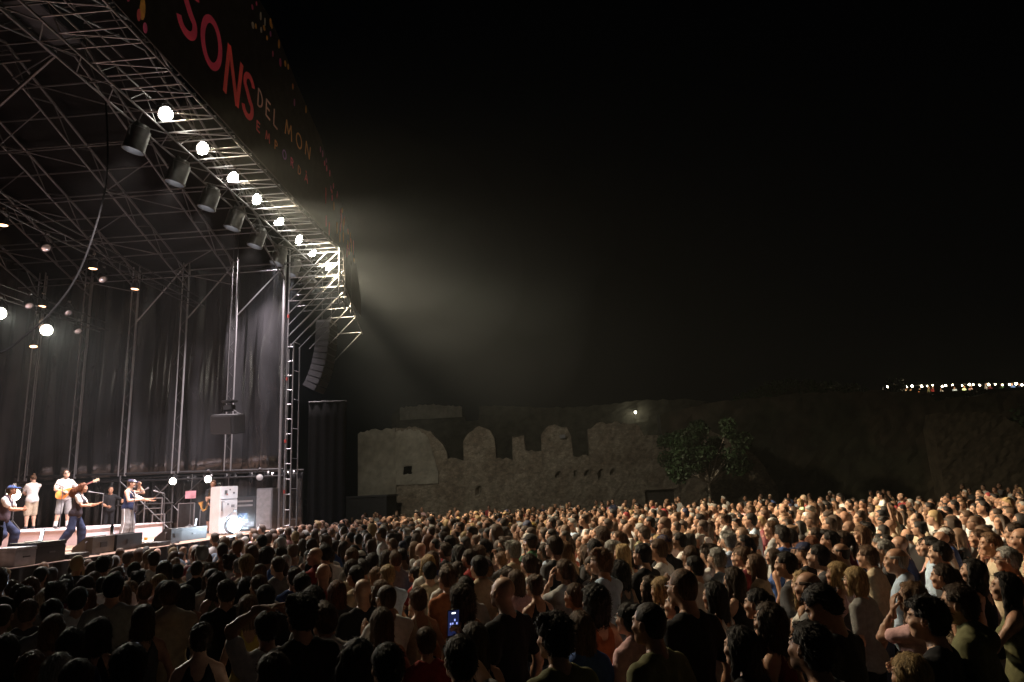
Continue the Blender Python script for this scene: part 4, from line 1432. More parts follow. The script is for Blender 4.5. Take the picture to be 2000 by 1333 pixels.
def hair_mesh(style, h, seed=0, solid=False):
    """a hair style in the head frame"""
    F = Field()
    thick = {'buzz': 0.006, 'short': 0.015, 'receding': 0.010, 'quiff': 0.017, 'messy': 0.024, 'bob': 0.018, 'long': 0.016, 'wavy': 0.020, 'ponytail': 0.010, 'bun': 0.010, 'curly': 0.038, 'blown': 0.020, 'halfup': 0.016, 'bald_sides': 0.007}[style]
    F.add(f_ell((0, -0.016, 0.038), (0.073 + thick, 0.092 + thick, 0.083 + thick)))
    if style not in ('buzz', 'receding', 'bald_sides'):
        F.add(f_ell((0, -0.055, -0.015), (0.062 + thick * 0.7, 0.050 + thick * 0.7, 0.075)), 0.03)
    else:
        F.add(f_ell((0, -0.048, -0.015), (0.060 + thick * 0.5, 0.050 + thick * 0.5, 0.070)), 0.03)
    if style == 'quiff':
        F.add(f_ell((0.01, 0.052, 0.118), (0.05, 0.04, 0.028)), 0.03)
    if style == 'messy':
        for k in range(9):
            r = random.Random(k + 40)
            a = r.uniform(0, 6.28)
            F.add(f_ell((0.06 * math.cos(a), -0.015 + 0.07 * math.sin(a), 0.085 + r.uniform(-0.02, 0.04)), (0.035, 0.035, 0.028)), 0.02)
    low = -0.085
    if style == 'bob':
        for s in (-1, 1):
            F.add(f_cap((s * 0.072, 0.005, 0.03), (s * 0.080, 0.018, -0.10), 0.028, 0.030), 0.03)
        F.add(f_ell((0, -0.06, -0.06), (0.085, 0.055, 0.085)), 0.03)
        low = -0.135
    if style in ('long', 'halfup'):
        F.add(f_ell((0, -0.078, -0.13), (0.088, 0.042, 0.21)), 0.05)
        for s in (-1, 1):
            F.add(f_cap((s * 0.072, -0.005, 0.02), (s * 0.092, -0.012, -0.24), 0.026, 0.020), 0.03)
        low = -0.34
    if style == 'wavy':
        F.add(f_ell((0, -0.078, -0.12), (0.108, 0.055, 0.19)), 0.05)
        for s in (-1, 1):
            F.add(f_cap((s * 0.074, 0.0, 0.03), (s * 0.105, 0.01, -0.20), 0.034, 0.030), 0.03)
        low = -0.30
    if style == 'blown':
        F.add(f_ell((0, -0.10, -0.03), (0.09, 0.09, 0.11)), 0.05)
        F.add(f_ell((0.02, -0.20, -0.08), (0.075, 0.12, 0.10), rot(x=-0.4)), 0.06)
        F.add(f_ell((-0.02, -0.27, -0.15), (0.055, 0.10, 0.09), rot(x=-0.5)), 0.05)
        low = -0.30
    if style == 'ponytail':
        F.add(f_ell((0, -0.118, 0.055), (0.024, 0.024, 0.024)), 0.015)
        F.add(f_cap((0, -0.125, 0.055), (0, -0.155, -0.05), 0.024, 0.032), 0.015)
        F.add(f_cap((0, -0.155, -0.05), (0.01, -0.135, -0.22), 0.032, 0.008), 0.02)
        low = -0.26
    if style in ('bun', 'halfup'):
        F.add(f_ell((0, -0.100 if style == 'bun' else -0.085, 0.098), (0.040, 0.040, 0.034)), 0.012)
    if style == 'curly':
        F.add(f_ell((0, -0.03, 0.01), (0.115, 0.115, 0.115)), 0.03)
        F.add(f_ell((0, -0.07, -0.10), (0.115, 0.075, 0.13)), 0.05)
        low = -0.22
    amp = {'buzz': 0.001, 'short': 0.004, 'receding': 0.003, 'bald_sides': 0.001, 'curly': 0.012, 'messy': 0.008, 'wavy': 0.008, 'blown': 0.009}.get(style, 0.0045)
    frq = {'curly': 95, 'wavy': 75, 'blown': 70, 'messy': 85}.get(style, 110)
    fringe = {'bob': 0.060, 'long': 0.088, 'messy': 0.070, 'curly': 0.082, 'quiff': 0.098, 'receding': 0.118}.get(style, 0.090)

    def fun(P):
        d = F(P) - amp * wob(P, frq, seed + 3)
        x, y, z = np.abs(P[:, 0]), P[:, 1], P[:, 2]
        # the face: in front of a slanted line from the forehead to the ear
        front = np.where(z > fringe, 9, 0.048 + 0.10 * (z - 0.06) if style != 'bob' else 0.052)
        if style in ('long', 'wavy', 'halfup', 'bob', 'curly', 'blown'):
            lim = np.where(z > fringe, 9.0, np.where(z > 0.02, 0.046 - 0.2 * x, 0.022))
        else:
            lim = np.where(z > fringe, 9.0, np.where(z > 0.028, 0.050 - 0.12 * x, np.where(z > -0.03, np.where(x > 0.055, -0.024, 0.03), -0.030)))
        if style == 'receding':
            lim = np.minimum(lim, np.where(z > 0.03, 0.030 - 0.25 * np.maximum(0.05 - x, 0), 9))
        if style == 'bald_sides':
            lim = np.where(z > 0.055, -9.0, lim)
        d = np.maximum(d, (y - lim) * 0.8)
        d = np.maximum(d, low - z + 0.012 * np.sin(P[:, 0] * 60))
        if not solid:
            d = np.maximum(d, -(F_SKULL(P) + 0.004))
        return d
    return surface(fun, F.lo, F.hi, h)


F_SKULL = Field()
F_SKULL.add(f_ell((0, -0.014, 0.036), (0.071, 0.092, 0.081)))
F_SKULL.add(f_ell((0, 0.020, -0.028), (0.056, 0.066, 0.082)), 0.03)


def ik(S, W, l1, l2, hint):
    S, W, hint = A3(S), A3(W), A3(hint)
    d = W - S
    L = np.linalg.norm(d)
    if L > (l1 + l2) * 0.999:
        W = S + d / L * (l1 + l2) * 0.999
        d = W - S
        L = np.linalg.norm(d)
    u = d / L
    a = (l1 * l1 - l2 * l2 + L * L) / (2 * L)
    hgt = math.sqrt(max(l1 * l1 - a * a, 0))
    n = hint - (hint @ u) * u
    n = n / max(np.linalg.norm(n), 1e-6)
    return S + u * a + n * hgt, W


def hand_field(W, d, nrm, curl, side, scale=1.0):
    """palm, four fingers of unequal length with two bends, thumb from the side of the palm"""
    d = A3(d) / np.linalg.norm(d)
    nrm = A3(nrm) - (A3(nrm) @ d) * d
    nrm = nrm / max(np.linalg.norm(nrm), 1e-6)
    s = np.cross(d, nrm) * side
    F = Field()
    F.add(f_cap(W - d * 0.05, W + d * 0.015, 0.026, 0.022))
    R = np.stack([s, d, nrm], 1)
    F.add(f_ell(W + d * 0.052, (0.040, 0.050, 0.016), R), 0.02)
    for k, (off, ln) in enumerate(((0.030, 0.068), (0.010, 0.077), (-0.010, 0.072), (-0.029, 0.056))):
        p = W + d * (0.090 - 0.004 * abs(k - 1)) + s * off
        ang = curl * (0.75 + 0.12 * k)
        spread = s * (off * 1.6 * (1 - min(curl, 1)))
        r = 0.0088
        q = p - d * 0.02
        for sgm in range(3):
            dd = d * math.cos(ang) + nrm * math.sin(ang) + spread
            e = p + dd * ln * (0.45, 0.32, 0.23)[sgm]
            F.add(f_cap(q if sgm == 0 else p, e, r, r * 0.9), 0.006)
            p = e
            r *= 0.93
            ang += curl * 0.95
    t0 = W + d * 0.022 + s * 0.028
    t1 = t0 + d * 0.030 + s * 0.026 + nrm * 0.012
    t2 = t1 + d * 0.034 + s * (0.012 - 0.02 * curl) + nrm * (0.010 + 0.02 * curl)
    F.add(f_cap(t0, t1, 0.013, 0.011), 0.012)
    F.add(f_cap(t1, t2, 0.0108, 0.0085), 0.006)
    return F


class Pose:
    """joints of a 1.75 m figure facing +Y, feet at z = 0"""

    def __init__(s, female=False, lean=0.0, roll=0.0, twist=0.0, head=(0, 0, 0), rw=None, lw=None, rh=None, lh=None, rcurl=0.35, lcurl=0.35, rn=None, ln=None, rd=None, ld=None, legs=None, belly=0.0, stubble=False, drop=0.0):
        s.female = female
        s.stubble = stubble
        s.belly = belly
        s.piv = A3((0, 0, 0.95 - drop))
        s.drop = drop
        s.Rt = rot(x=-lean, y=roll, z=twist)
        s.sh = 0.150 if female else 0.176
        T = s.T
        s.head_R = s.Rt @ rot(x=head[0], y=head[1], z=head[2])
        s.head_c = T((0, 0.035, 1.635)) + s.Rt @ rot(x=head[0], y=head[1], z=head[2]) @ A3((0, 0.0, 0.0))
        s.arms = {}
        for sd, w, hint, curl, nn, dd in ((1, rw, rh, rcurl, rn, rd), (-1, lw, lh, lcurl, ln, ld)):
            S = T((sd * s.sh, -0.01, 1.398))
            w = T((sd * 0.27, 0.03, 0.90)) if w is None else A3(w)
            hint = (sd * 0.4, -0.8, 0.0) if hint is None else hint
            E, Wd = ik(S, w, 0.285, 0.255, hint)
            s.arms[sd] = (S, E, Wd, curl, A3((-sd, 0.25, 0)) if nn is None else A3(nn), (Wd - E) if dd is None else A3(dd))
        s.legs = {}
        for sd in (1, -1):
            H = T((sd * 0.092, 0, 0.90))
            if legs and sd in legs:
                K, Ak = A3(legs[sd][0]), A3(legs[sd][1])
            else:
                K, Ak = A3((sd * 0.10, 0.02, 0.49)), A3((sd * 0.11, -0.02, 0.085))
            s.legs[sd] = (H, K, Ak)
        s.cache = {}

    def T(s, p):
        """standing torso coordinates -> posed"""
        return s.piv + s.Rt @ (A3(p) - A3((0, 0, 0.95)))

    def torso(s, F, g=0.0):
        fe = s.female
        T, R = s.T, s.Rt
        F.add(f_ell(T((0, -0.005, 0.93)), (0.165 + g, 0.118 + g, 0.13 + g), R))
        F.add(f_ell(T((0, 0.008 + s.belly * 0.5, 1.08)), ((0.128 if fe else 0.148) + g + s.belly * 0.5, 0.098 + g + s.belly, 0.17 + g), R), 0.06)
        F.add(f_ell(T((0, 0.0, 1.27)), ((0.140 if fe else 0.168) + g, 0.108 + g, 0.19 + g), R), 0.05)
        F.add(f_cap(T((-s.sh + 0.03, -0.012, 1.398)), T((s.sh - 0.03, -0.012, 1.398)), 0.054 + g, 0.054 + g), 0.05)
        F.add(f_cap(T((-0.07, -0.02, 1.455)), T((0.07, -0.02, 1.455)), 0.042 + g, 0.042 + g), 0.05)
        if fe:
            for q in (-1, 1):
                F.add(f_ell(T((q * 0.068, 0.092, 1.275)), (0.062 + g, 0.050 + g, 0.058 + g), R), 0.03)
        return F

    def arm(s, F, sd, upto=2.0, g=0.0):
        S, E, W, *_ = s.arms[sd]
        k = 0.88 if s.female else 1.0
        if upto <= 1:
            p = S + (E - S) * upto
            F.add(f_cap(S, p, 0.050 * k + g, (0.050 - 0.006 * upto) * k + g * 1.3), 0.04)
        else:
            F.add(f_cap(S, E, 0.049 * k + g, 0.039 * k + g), 0.04)
            q = E + (W - E) * (upto - 1)
            F.add(f_cap(E, E + (q - E) * 0.35, 0.041 * k + g, 0.043 * k + g), 0.02)
            F.add(f_cap(E + (q - E) * 0.35, q, 0.043 * k + g, (0.043 - 0.017 * (upto - 1)) * k + g), 0.02)

    def leg(s, F, sd, upto=2.0, g=0.0, flare=0.0):
        H, K, Ak = s.legs[sd]
        F.add(f_cap(H, K, 0.084 + g * 0.6, 0.058 + g + flare), 0.04)
        if upto > 1:
            e = K + (Ak - K) * (upto - 1)
            F.add(f_cap(K, K + (e - K) * 0.3, 0.057 + g + flare, 0.060 + g + flare), 0.03)
            F.add(f_cap(K + (e - K) * 0.3, e, 0.060 + g + flare, 0.040 + g + flare * 1.5), 0.03)

    def body(s, hb, hh, hd, hands=True):
        """skin mesh parts: limbs and trunk, head, hands -> joined vertices, quads, tints"""
        parts, tints = [], []
        F = Field()
        s.torso(F)
        for sd in (1, -1):
            s.arm(F, sd)
            s.leg(F, sd)
            H, K, Ak = s.legs[sd]
            F.add(f_ell(Ak + A3((sd * 0.012, 0.065, -0.045)), (0.044, 0.125, 0.038)), 0.03)
            F.add(f_cap(Ak, Ak + A3((0, -0.02, -0.05)), 0.040, 0.036), 0.02)
        nb = s.T((0, -0.02, 1.46))
        F.add(f_cap(nb, s.head_c + s.head_R @ A3((0, -0.022, -0.06)), 0.060 if not s.female else 0.052, 0.052 if not s.female else 0.046), 0.035)
        v, q = surface(F, F.lo, F.hi, hb)
        t = np.zeros((len(v), 4), np.float32)
        for sd in (1, -1):
            Ak = s.legs[sd][2]
            m = (np.linalg.norm(v - (Ak + A3((0, 0.05, -0.04))), axis=1) < 0.17) & (v[:, 2] < Ak[2] + 0.005)
            t[m] = (0.05, 0.05, 0.055, 1)
        parts.append((v, q))
        tints.append(t)
        HF = head_field(s.female)
        HF.add(f_cap((0, -0.024, -0.05), tuple(s.head_R.T @ (nb - s.head_c)), 0.053 if not s.female else 0.047, 0.060 if not s.female else 0.052), 0.03)
        v, q = surface(HF, A3((-0.10, -0.13, -0.145)), A3((0.10, 0.13, 0.13)), hh)
        keep = None
        t = head_tint(v, s.female, s.stubble)
        parts.append((v @ s.head_R.T + s.head_c, q))
        tints.append(t)
        if hands:
            for sd in (1, -1):
                S, E, W, curl, nn, dd = s.arms[sd]
                HF2 = hand_field(W, dd, nn, curl, sd)
                v, q = surface(HF2, HF2.lo, HF2.hi, hd)
                parts.append((v, q))
                tints.append(np.zeros((len(v), 4), np.float32))
        V, Q = join(parts)
        return V, Q, np.concatenate(tints)

    def wear(s, kind, h):
        """clothing fields"""
        F = Field()
        T = s.T
        RtT = s.Rt
        top = kind in ('tshirt', 'tank', 'shirt', 'strap', 'vest', 'hoodie')
        if top:
            g = {'tshirt': 0.014, 'tank': 0.010, 'shirt': 0.018, 'strap': 0.008, 'vest': 0.020, 'hoodie': 0.024}[kind]
            s.torso(F, g)
            if kind not in ('tank', 'strap'):
                F.add(f_ell(T((0, 0.0, 0.95)), (0.176 + g, 0.132 + g, 0.15), s.Rt), 0.06)
            else:
                F.add(f_ell(T((0, 0.0, 0.95)), (0.172 + g, 0.126 + g, 0.13), s.Rt), 0.05)
            if kind in ('tshirt', 'shirt', 'hoodie'):
                for sd in (1, -1):
                    s.arm(F, sd, {'tshirt': 0.62, 'shirt': 0.72 if not s.female else 0.8, 'hoodie': 1.85}[kind], g)
            if kind in ('shirt', 'hoodie'):
                F.add(f_cap(T((0, -0.03, 1.485)), T((0, -0.012, 1.50)), 0.070, 0.072), 0.02)
            if kind == 'hoodie':
                F.add(f_ell(T((0, -0.10, 1.44)), (0.11, 0.06, 0.07), s.Rt), 0.03)
            hem = 0.85 if kind in ('tshirt', 'shirt', 'vest', 'hoodie') else 0.88

            def fun(P):
                q = (P - s.piv) @ RtT + A3((0, 0, 0.95))
                x, y, z = np.abs(q[:, 0]), q[:, 1], q[:, 2]
                d = F(P) - 0.007 * wob(P * A3((1.5, 1.5, 0.8)), 30, 8) * (1 if kind not in ('tank', 'strap') else 0.3)
                d = np.maximum(d, hem - z + 0.008 * np.sin(q[:, 0] * 25))
                if kind in ('tshirt', 'vest'):
                    nk = np.linalg.norm((q - A3((0, 0.03 if kind == 'tshirt' else 0.07, 1.535))) / A3((0.085, 0.105, 0.08 if kind == 'tshirt' else 0.17)), axis=1)
                    d = np.maximum(d, (1 - nk) * 0.08)
                if kind == 'vest':
                    d = np.maximum(d, np.where(z > 1.2, x - 0.185, -1))
                if kind == 'shirt':
                    nk = np.linalg.norm((q - A3((0, 0.04, 1.55))) / A3((0.060, 0.105, 0.075)), axis=1)
                    d = np.maximum(d, (1 - nk) * 0.06)
                if kind in ('tank', 'strap'):
                    d = np.maximum(d, np.where(z > 1.30, x - (0.150 - 0.45 * (z - 1.30)), -1) * 0.8)
                    nk = np.linalg.norm((q - A3((0, 0.0, 1.54))) / A3((0.068, 0.30, 0.16 if kind == 'tank' else 0.20)), axis=1)
                    d = np.maximum(d, (1 - nk) * 0.08)
                return d
            return surface(fun, F.lo, F.hi, h)
        g = {'trousers': 0.016, 'wide': 0.022, 'shorts': 0.030}[kind]
        F.add(f_ell(T((0, -0.005, 0.92)), (0.166, 0.119, 0.12), s.Rt))
        for sd in (1, -1):
            s.leg(F, sd, {'trousers': 1.96, 'wide': 1.99, 'shorts': 1.0}[kind], g, {'trousers': 0.0, 'wide': 0.022, 'shorts': 0.012}[kind])

        def fun(P):
            q = (P - s.piv) @ RtT + A3((0, 0, 0.95))
            d = F(P) - 0.004 * wob(P, 30, 5)
            return np.maximum(d, q[:, 2] - 0.955)
        return surface(fun, F.lo, F.hi, h)

    def head_matrix(s):
        M = Matrix(s.head_R.tolist()).to_4x4()
        M.translation = Vector(s.head_c)
        return M


# ---- poses of the audience
POSES = {
    'm0': Pose(False, head=(0.02, 0, 0.05)),
    'm1': Pose(False, head=(0.12, 0.04, -0.18), stubble=True, belly=0.03, twist=0.1),
    'mx': Pose(False, rw=(-0.13, 0.20, 1.17), lw=(0.15, 0.22, 1.20), rh=(0.8, 0.1, -0.4), lh=(-0.8, 0.1, -0.4), rn=(0, -1, 0), ln=(0, -1, 0), rcurl=0.5, lcurl=0.5, head=(0.05, 0, 0.1)),
    'mc': Pose(False, rw=(0.06, 0.34, 1.28), lw=(-0.04, 0.34, 1.30), rh=(0.7, -0.2, -0.8), lh=(-0.7, -0.2, -0.8), rn=(-1, 0, 0), ln=(1, 0, 0), rcurl=0.15, lcurl=0.15, rd=(-0.2, 0.4, 0.8), ld=(0.2, 0.4, 0.8), head=(0.08, 0, -0.1)),
    'mp': Pose(False, rw=(0.12, 0.30, 1.64), rh=(0.7, 0.3, -0.8), rn=(-1, 0, 0), rcurl=0.75, rd=(0, 0.15, 1), head=(0.15, 0, 0)),
    'mr': Pose(False, rw=(0.28, 0.10, 1.96), rh=(0.8, 0.2, -0.2), rn=(0, 1, 0), rcurl=0.25, rd=(0.05, 0.1, 1), head=(0.12, 0.05, 0.1)),
    'mh': Pose(False, rw=(0.06, -0.06, 1.80), lw=(-0.06, -0.06, 1.80), rh=(0.9, 0.1, 0.3), lh=(-0.9, 0.1, 0.3), rn=(0, 0, -1), ln=(0, 0, -1), rd=(-1, 0, 0.05), ld=(1, 0, 0.05), rcurl=0.25, lcurl=0.25, head=(0.0, 0, 0)),
    'md': Pose(False, lean=0.10, head=(-0.55, 0.1, 0.2), rw=(0.06, 0.28, 1.10), lw=(-0.08, 0.28, 1.08), rn=(-0.3, 0, 1), ln=(0.3, 0, 1), rcurl=0.6, lcurl=0.6),
    'f0': Pose(True, head=(0.04, 0.0, -0.06)),
    'f1': Pose(True, head=(0.10, 0.10, 0.2), twist=-0.12),
    'fx': Pose(True, rw=(-0.12, 0.18, 1.14), lw=(0.13, 0.20, 1.17), rh=(0.8, 0.1, -0.4), lh=(-0.8, 0.1, -0.4), rn=(0, -1, 0), ln=(0, -1, 0), rcurl=0.5, lcurl=0.5),
    'fk': Pose(True, lw=(-0.09, 0.15, 1.545), lh=(-0.25, 0.35, -1.0), ln=(0.8, -0.6, 0), lcurl=0.55, ld=(0.1, -0.05, 1), rw=(-0.10, 0.18, 1.12), rh=(0.8, 0, -0.5), rn=(0, -1, 0), head=(0.05, 0.08, 0.1)),
    'fc': Pose(True, rw=(0.05, 0.31, 1.26), lw=(-0.04, 0.31, 1.28), rh=(0.7, -0.2, -0.8), lh=(-0.7, -0.2, -0.8), rn=(-1, 0, 0), ln=(1, 0, 0), rcurl=0.15, lcurl=0.15, rd=(-0.2, 0.4, 0.8), ld=(0.2, 0.4, 0.8), head=(0.10, 0, 0.12)),
    'fg': Pose(True, lw=(-0.16, 0.27, 1.22), lh=(-0.6, -0.2, -0.8), ln=(1, 0.2, 0), lcurl=0.7, ld=(0.1, 0.9, 0.3), head=(0.03, 0.05, 0.0)),
    'fr': Pose(True, rw=(0.16, 0.26, 1.74), rh=(0.8, 0.2, -0.5), rn=(-1, 0, 0), rcurl=0.7, rd=(0, 0.15, 1), head=(0.12, 0, 0)),
    'kid': Pose(True, rw=(0.10, 0.26, 0.95), lw=(-0.10, 0.26, 0.95), legs={1: ((0.16, 0.36, 0.88), (0.15, 0.34, 0.47)), -1: ((-0.16, 0.36, 0.88), (-0.15, 0.34, 0.47))}, rcurl=0.6, lcurl=0.6, head=(-0.08, 0, 0.1)),
}
_cache = {}


def body_mesh(pk, pose=None, hb=0.026, hh=0.0072, hd=0.0075):
    k = ('b', pk)
    if k not in _cache:
        V, Q, T = (pose or POSES[pk]).body(hb, hh, hd)
        _cache[k] = np_mesh('body', V, Q, M_SKIN, T)
    return _cache[k]


def wear_mesh(pk, kind, m=None, pose=None, h=0.019):
    k = ('w', pk, kind, m.name if m else '')
    if k not in _cache:
        V, Q = (pose or POSES[pk]).wear(kind, h)
        _cache[k] = np_mesh(kind, V, Q, m or M_CLOTH)
    return _cache[k]


def strands(V, Q, style):
    """loose locks lying on and lifting off the hair so that its outline is not a clean shell"""
    if style in ('buzz', 'bald_sides'):
        return V, Q
    r = np.random.default_rng(len(style) * 7 + 1)
    c = V[Q].mean(1)
    n = np.cross(V[Q[:, 2]] - V[Q[:, 0]], V[Q[:, 3]] - V[Q[:, 1]])
    n /= np.maximum(np.linalg.norm(n, axis=1), 1e-9)[:, None]
    out = ((c - A3((0, -0.02, 0.0))) * n).sum(1) > 0
    c, n = c[out], n[out]
    k = {'curly': 1500, 'wavy': 1300, 'long': 1200, 'blown': 1500, 'messy': 1100}.get(style, 800)
    i = r.integers(len(c), size=k)
    p, nn = c[i], n[i]
    longish = style in ('long', 'wavy', 'halfup', 'bob', 'blown', 'curly', 'ponytail')
    flow = np.tile(A3((0, -0.25, -1.0)), (k, 1)) if longish else np.stack([p[:, 0] * 3, -0.6 + 0 * p[:, 0], -0.4 + 0 * p[:, 0]], 1)
    flow += r.normal(size=(k, 3)) * (0.9 if style in ('curly', 'messy', 'blown') else 0.30)
    flow -= (flow * nn).sum(1)[:, None] * nn
    flow /= np.maximum(np.linalg.norm(flow, axis=1), 1e-6)[:, None]
    ln = r.uniform(0.02, 0.055, k)[:, None] * (1.3 if longish else 0.75)
    lift = (r.random(k) ** 3)[:, None] * 0.016 * (1.6 if style in ('curly', 'messy', 'wavy', 'blown') else 1.0)
    sd = np.cross(flow, nn)
    w_ = r.uniform(0.0012, 0.0034, k)[:, None]
    a = p - flow * ln * 0.5 + nn * 0.0005
    m = p + nn * (0.003 + lift * 0.5)
    e = p + flow * ln * 0.5 + nn * (0.001 + lift)
    P = np.stack([a - sd * w_, a + sd * w_, m + sd * w_, m - sd * w_, e + sd * w_ * 0.3, e - sd * w_ * 0.3], 1).reshape(-1, 3)
    b = len(V) + 6 * np.arange(k)[:, None]
    q = np.concatenate([b + np.array([[0, 1, 2, 3]]), b + np.array([[3, 2, 4, 5]])])
    return np.concatenate([V, P]), np.concatenate([Q, q])


def style_mesh(style):
    k = ('h', style)
    if k not in _cache:
        V, Q = hair_mesh(style, 0.0078)
        V, Q = strands(V, Q, style)
        _cache[k] = np_mesh('hair', V, Q, M_HAIR)
    return _cache[k]


def cap_mesh():
    if 'cap' not in _cache:
        F = Field()
        F.add(f_ell((0, -0.016, 0.052), (0.088, 0.107, 0.086)))
        br = f_ell((0, 0.115, 0.055), (0.074, 0.075, 0.010), rot(x=-0.12))[0]
        v, q = surface(lambda P: np.minimum(np.maximum(F(P), 0.052 - P[:, 2]), np.maximum(br(P), 0.07 - P[:, 1])), A3((-0.11, -0.14, 0.03)), A3((0.11, 0.2, 0.15)), 0.0085)
        t = np.zeros((len(v), 4), np.float32)
        _cache['cap'] = np_mesh('cap', v, q, M_CLOTH, t)
    return _cache['cap']


def glasses_mesh():
    if 'gl' not in _cache:
        b = MB()
        for s in (-1, 1):
            ring = [(s * 0.033 + 0.022 * math.cos(a), 0.100 - 0.006 * abs(math.cos(a)) * (1 if s * math.cos(a) > 0 else 0), 0.014 + 0.017 * math.sin(a)) for a in [k * math.pi / 6 for k in range(13)]]
            b.tube(ring, 0.0028, 5)
            b.tube([(s * 0.055, 0.094, 0.018), (s * 0.077, 0.05, 0.018), (s * 0.080, -0.005, 0.016)], 0.0026, 5)
        b.tube([(-0.012, 0.103, 0.018), (0.012, 0.103, 0.018)], 0.0025, 5)
        me = b.mesh('glasses', True)
        me.materials.append(M_OBJ)
        _cache['gl'] = me
    return _cache['gl']


def phone_parts(parent, M, screen=True):
    b = MB().box(-0.037, 0.037, -0.004, 0.004, -0.075, 0.075, M, bev=0.003)
    return b


HAIRC = {'black': (0.018, 0.014, 0.012), 'dark brown': (0.045, 0.027, 0.017), 'brown': (0.095, 0.053, 0.03), 'light brown': (0.16, 0.09, 0.05), 'blond': (0.36, 0.25, 0.12), 'grey': (0.28, 0.27, 0.25), 'reddish': (0.13, 0.045, 0.02)}
TOPC = {'black': (0.014, 0.014, 0.016), 'white': (0.58, 0.57, 0.55), 'navy': (0.02, 0.028, 0.07), 'grey': (0.24, 0.24, 0.24), 'dark grey': (0.06, 0.06, 0.065), 'red': (0.26, 0.03, 0.03), 'olive': (0.14, 0.14, 0.07), 'light blue': (0.38, 0.48, 0.62), 'pink': (0.58, 0.36, 0.36), 'beige': (0.46, 0.38, 0.27), 'maroon': (0.14, 0.02, 0.03), 'yellow': (0.46, 0.34, 0.08), 'orange': (0.34, 0.12, 0.05), 'green': (0.05, 0.12, 0.06), 'blue': (0.05, 0.10, 0.28), 'mint': (0.45, 0.62, 0.36)}
BOTC = {'black': (0.015, 0.015, 0.018), 'navy': (0.025, 0.035, 0.075), 'grey': (0.2, 0.2, 0.2), 'beige': (0.36, 0.30, 0.22), 'denim': (0.10, 0.15, 0.25)}
SKINC = [(0.44, 0.255, 0.17), (0.40, 0.22, 0.14), (0.50, 0.31, 0.22), (0.33, 0.175, 0.11), (0.37, 0.21, 0.14), (0.22, 0.12, 0.075)]
HAIRW = {'buzz': 'cropped %s hair', 'short': 'short %s hair', 'receding': 'thinning %s hair', 'quiff': 'swept up %s hair', 'messy': 'tousled %s hair', 'bob': 'chin length %s hair', 'long': 'long %s hair', 'wavy': 'long wavy %s hair', 'ponytail': 'a %s ponytail', 'bun': '%s hair in a bun', 'curly': 'thick curly %s hair', 'blown': 'flying curly %s hair', 'halfup': 'long %s hair half tied up', 'bald_sides': 'a bald crown and %s sides', 'bald': 'a bald head'}
TOPW = {'tshirt': '%s t-shirt', 'tank': '%s tank top', 'shirt': '%s shirt', 'strap': '%s strappy top', 'vest': '%s vest', 'hoodie': '%s hooded top', 'stripe': '%s striped t-shirt'}
POSEW = {'mx': 'arms crossed', 'mc': 'clapping', 'mp': 'raising a phone', 'mr': 'one arm raised', 'mh': 'hands on head', 'md': 'looking down', 'fx': 'arms folded', 'fk': 'hand at cheek', 'fc': 'clapping', 'fg': 'holding a cup', 'fr': 'raising a phone', 'kid': 'on shoulders'}
CHILD_TOP = {'tshirt': 't_shirt', 'tank': 'tank_top', 'shirt': 'shirt', 'strap': 'strap_top', 'vest': 'vest', 'hoodie': 'hooded_top'}
LABELS = {}


def person(loc, face, height, pk, hair, hairc, top, topc, bot='trousers', botc='navy', skin=0, cap=None, glasses=None, label=None, group='concert audience', pose=None, place='', name='person', stripe=False, topm=None):
    ps = pose or POSES[pk]
    sc = height / 1.75
    me = body_mesh(pk, pose)
    o = link(name, me, None, loc, SKINC[skin])
    o.rotation_euler = (0, 0, face)
    o.scale = (sc, sc, sc)
    HM = ps.head_matrix()
    if hair != 'bald':
        hstyle = hair
        if cap and hair in ('quiff', 'messy', 'bun', 'curly'):
            hstyle = 'short'
        c = link('hair', style_mesh(hstyle), o, color=HAIRC[hairc])
        c.matrix_local = HM
    t = link(CHILD_TOP[top], wear_mesh(pk, top, M_STRIPE if stripe else topm, pose), o, color=TOPC[topc])
    link('shorts' if bot == 'shorts' else 'trousers', wear_mesh(pk, bot, None, pose), o, color=BOTC[botc])
    if cap:
        c = link('cap', cap_mesh(), o, color=TOPC[cap])
        c.matrix_local = HM
    if glasses:
        c = link('glasses', glasses_mesh(), o, color=glasses)
        c.matrix_local = HM
    if label is None:
        hw = HAIRW[hair] % hairc if '%s' in HAIRW[hair] else HAIRW[hair]
        label = 'person with %s in %s' % (hw, ('an ' if topc[0] in 'aeiou' else 'a ') + TOPW['stripe' if stripe else top] % topc)
        if cap:
            label += ' and %s cap' % cap
        elif glasses:
            label += ' and glasses'
        if pk in POSEW:
            label += ', ' + POSEW[pk]
        if place:
            label += ', ' + place
    if place and len(label.split()) > 16:
        label = label.replace(', ' + place, '')
    if len(label.split()) > 16:
        label = label.replace(' and glasses', '')
    LABELS[label] = LABELS.get(label, 0) + 1
    tag(o, label, 'person', group)
    return o


def facing(x, y, tx, ty):
    return math.atan2(-(tx - x), ty - y)


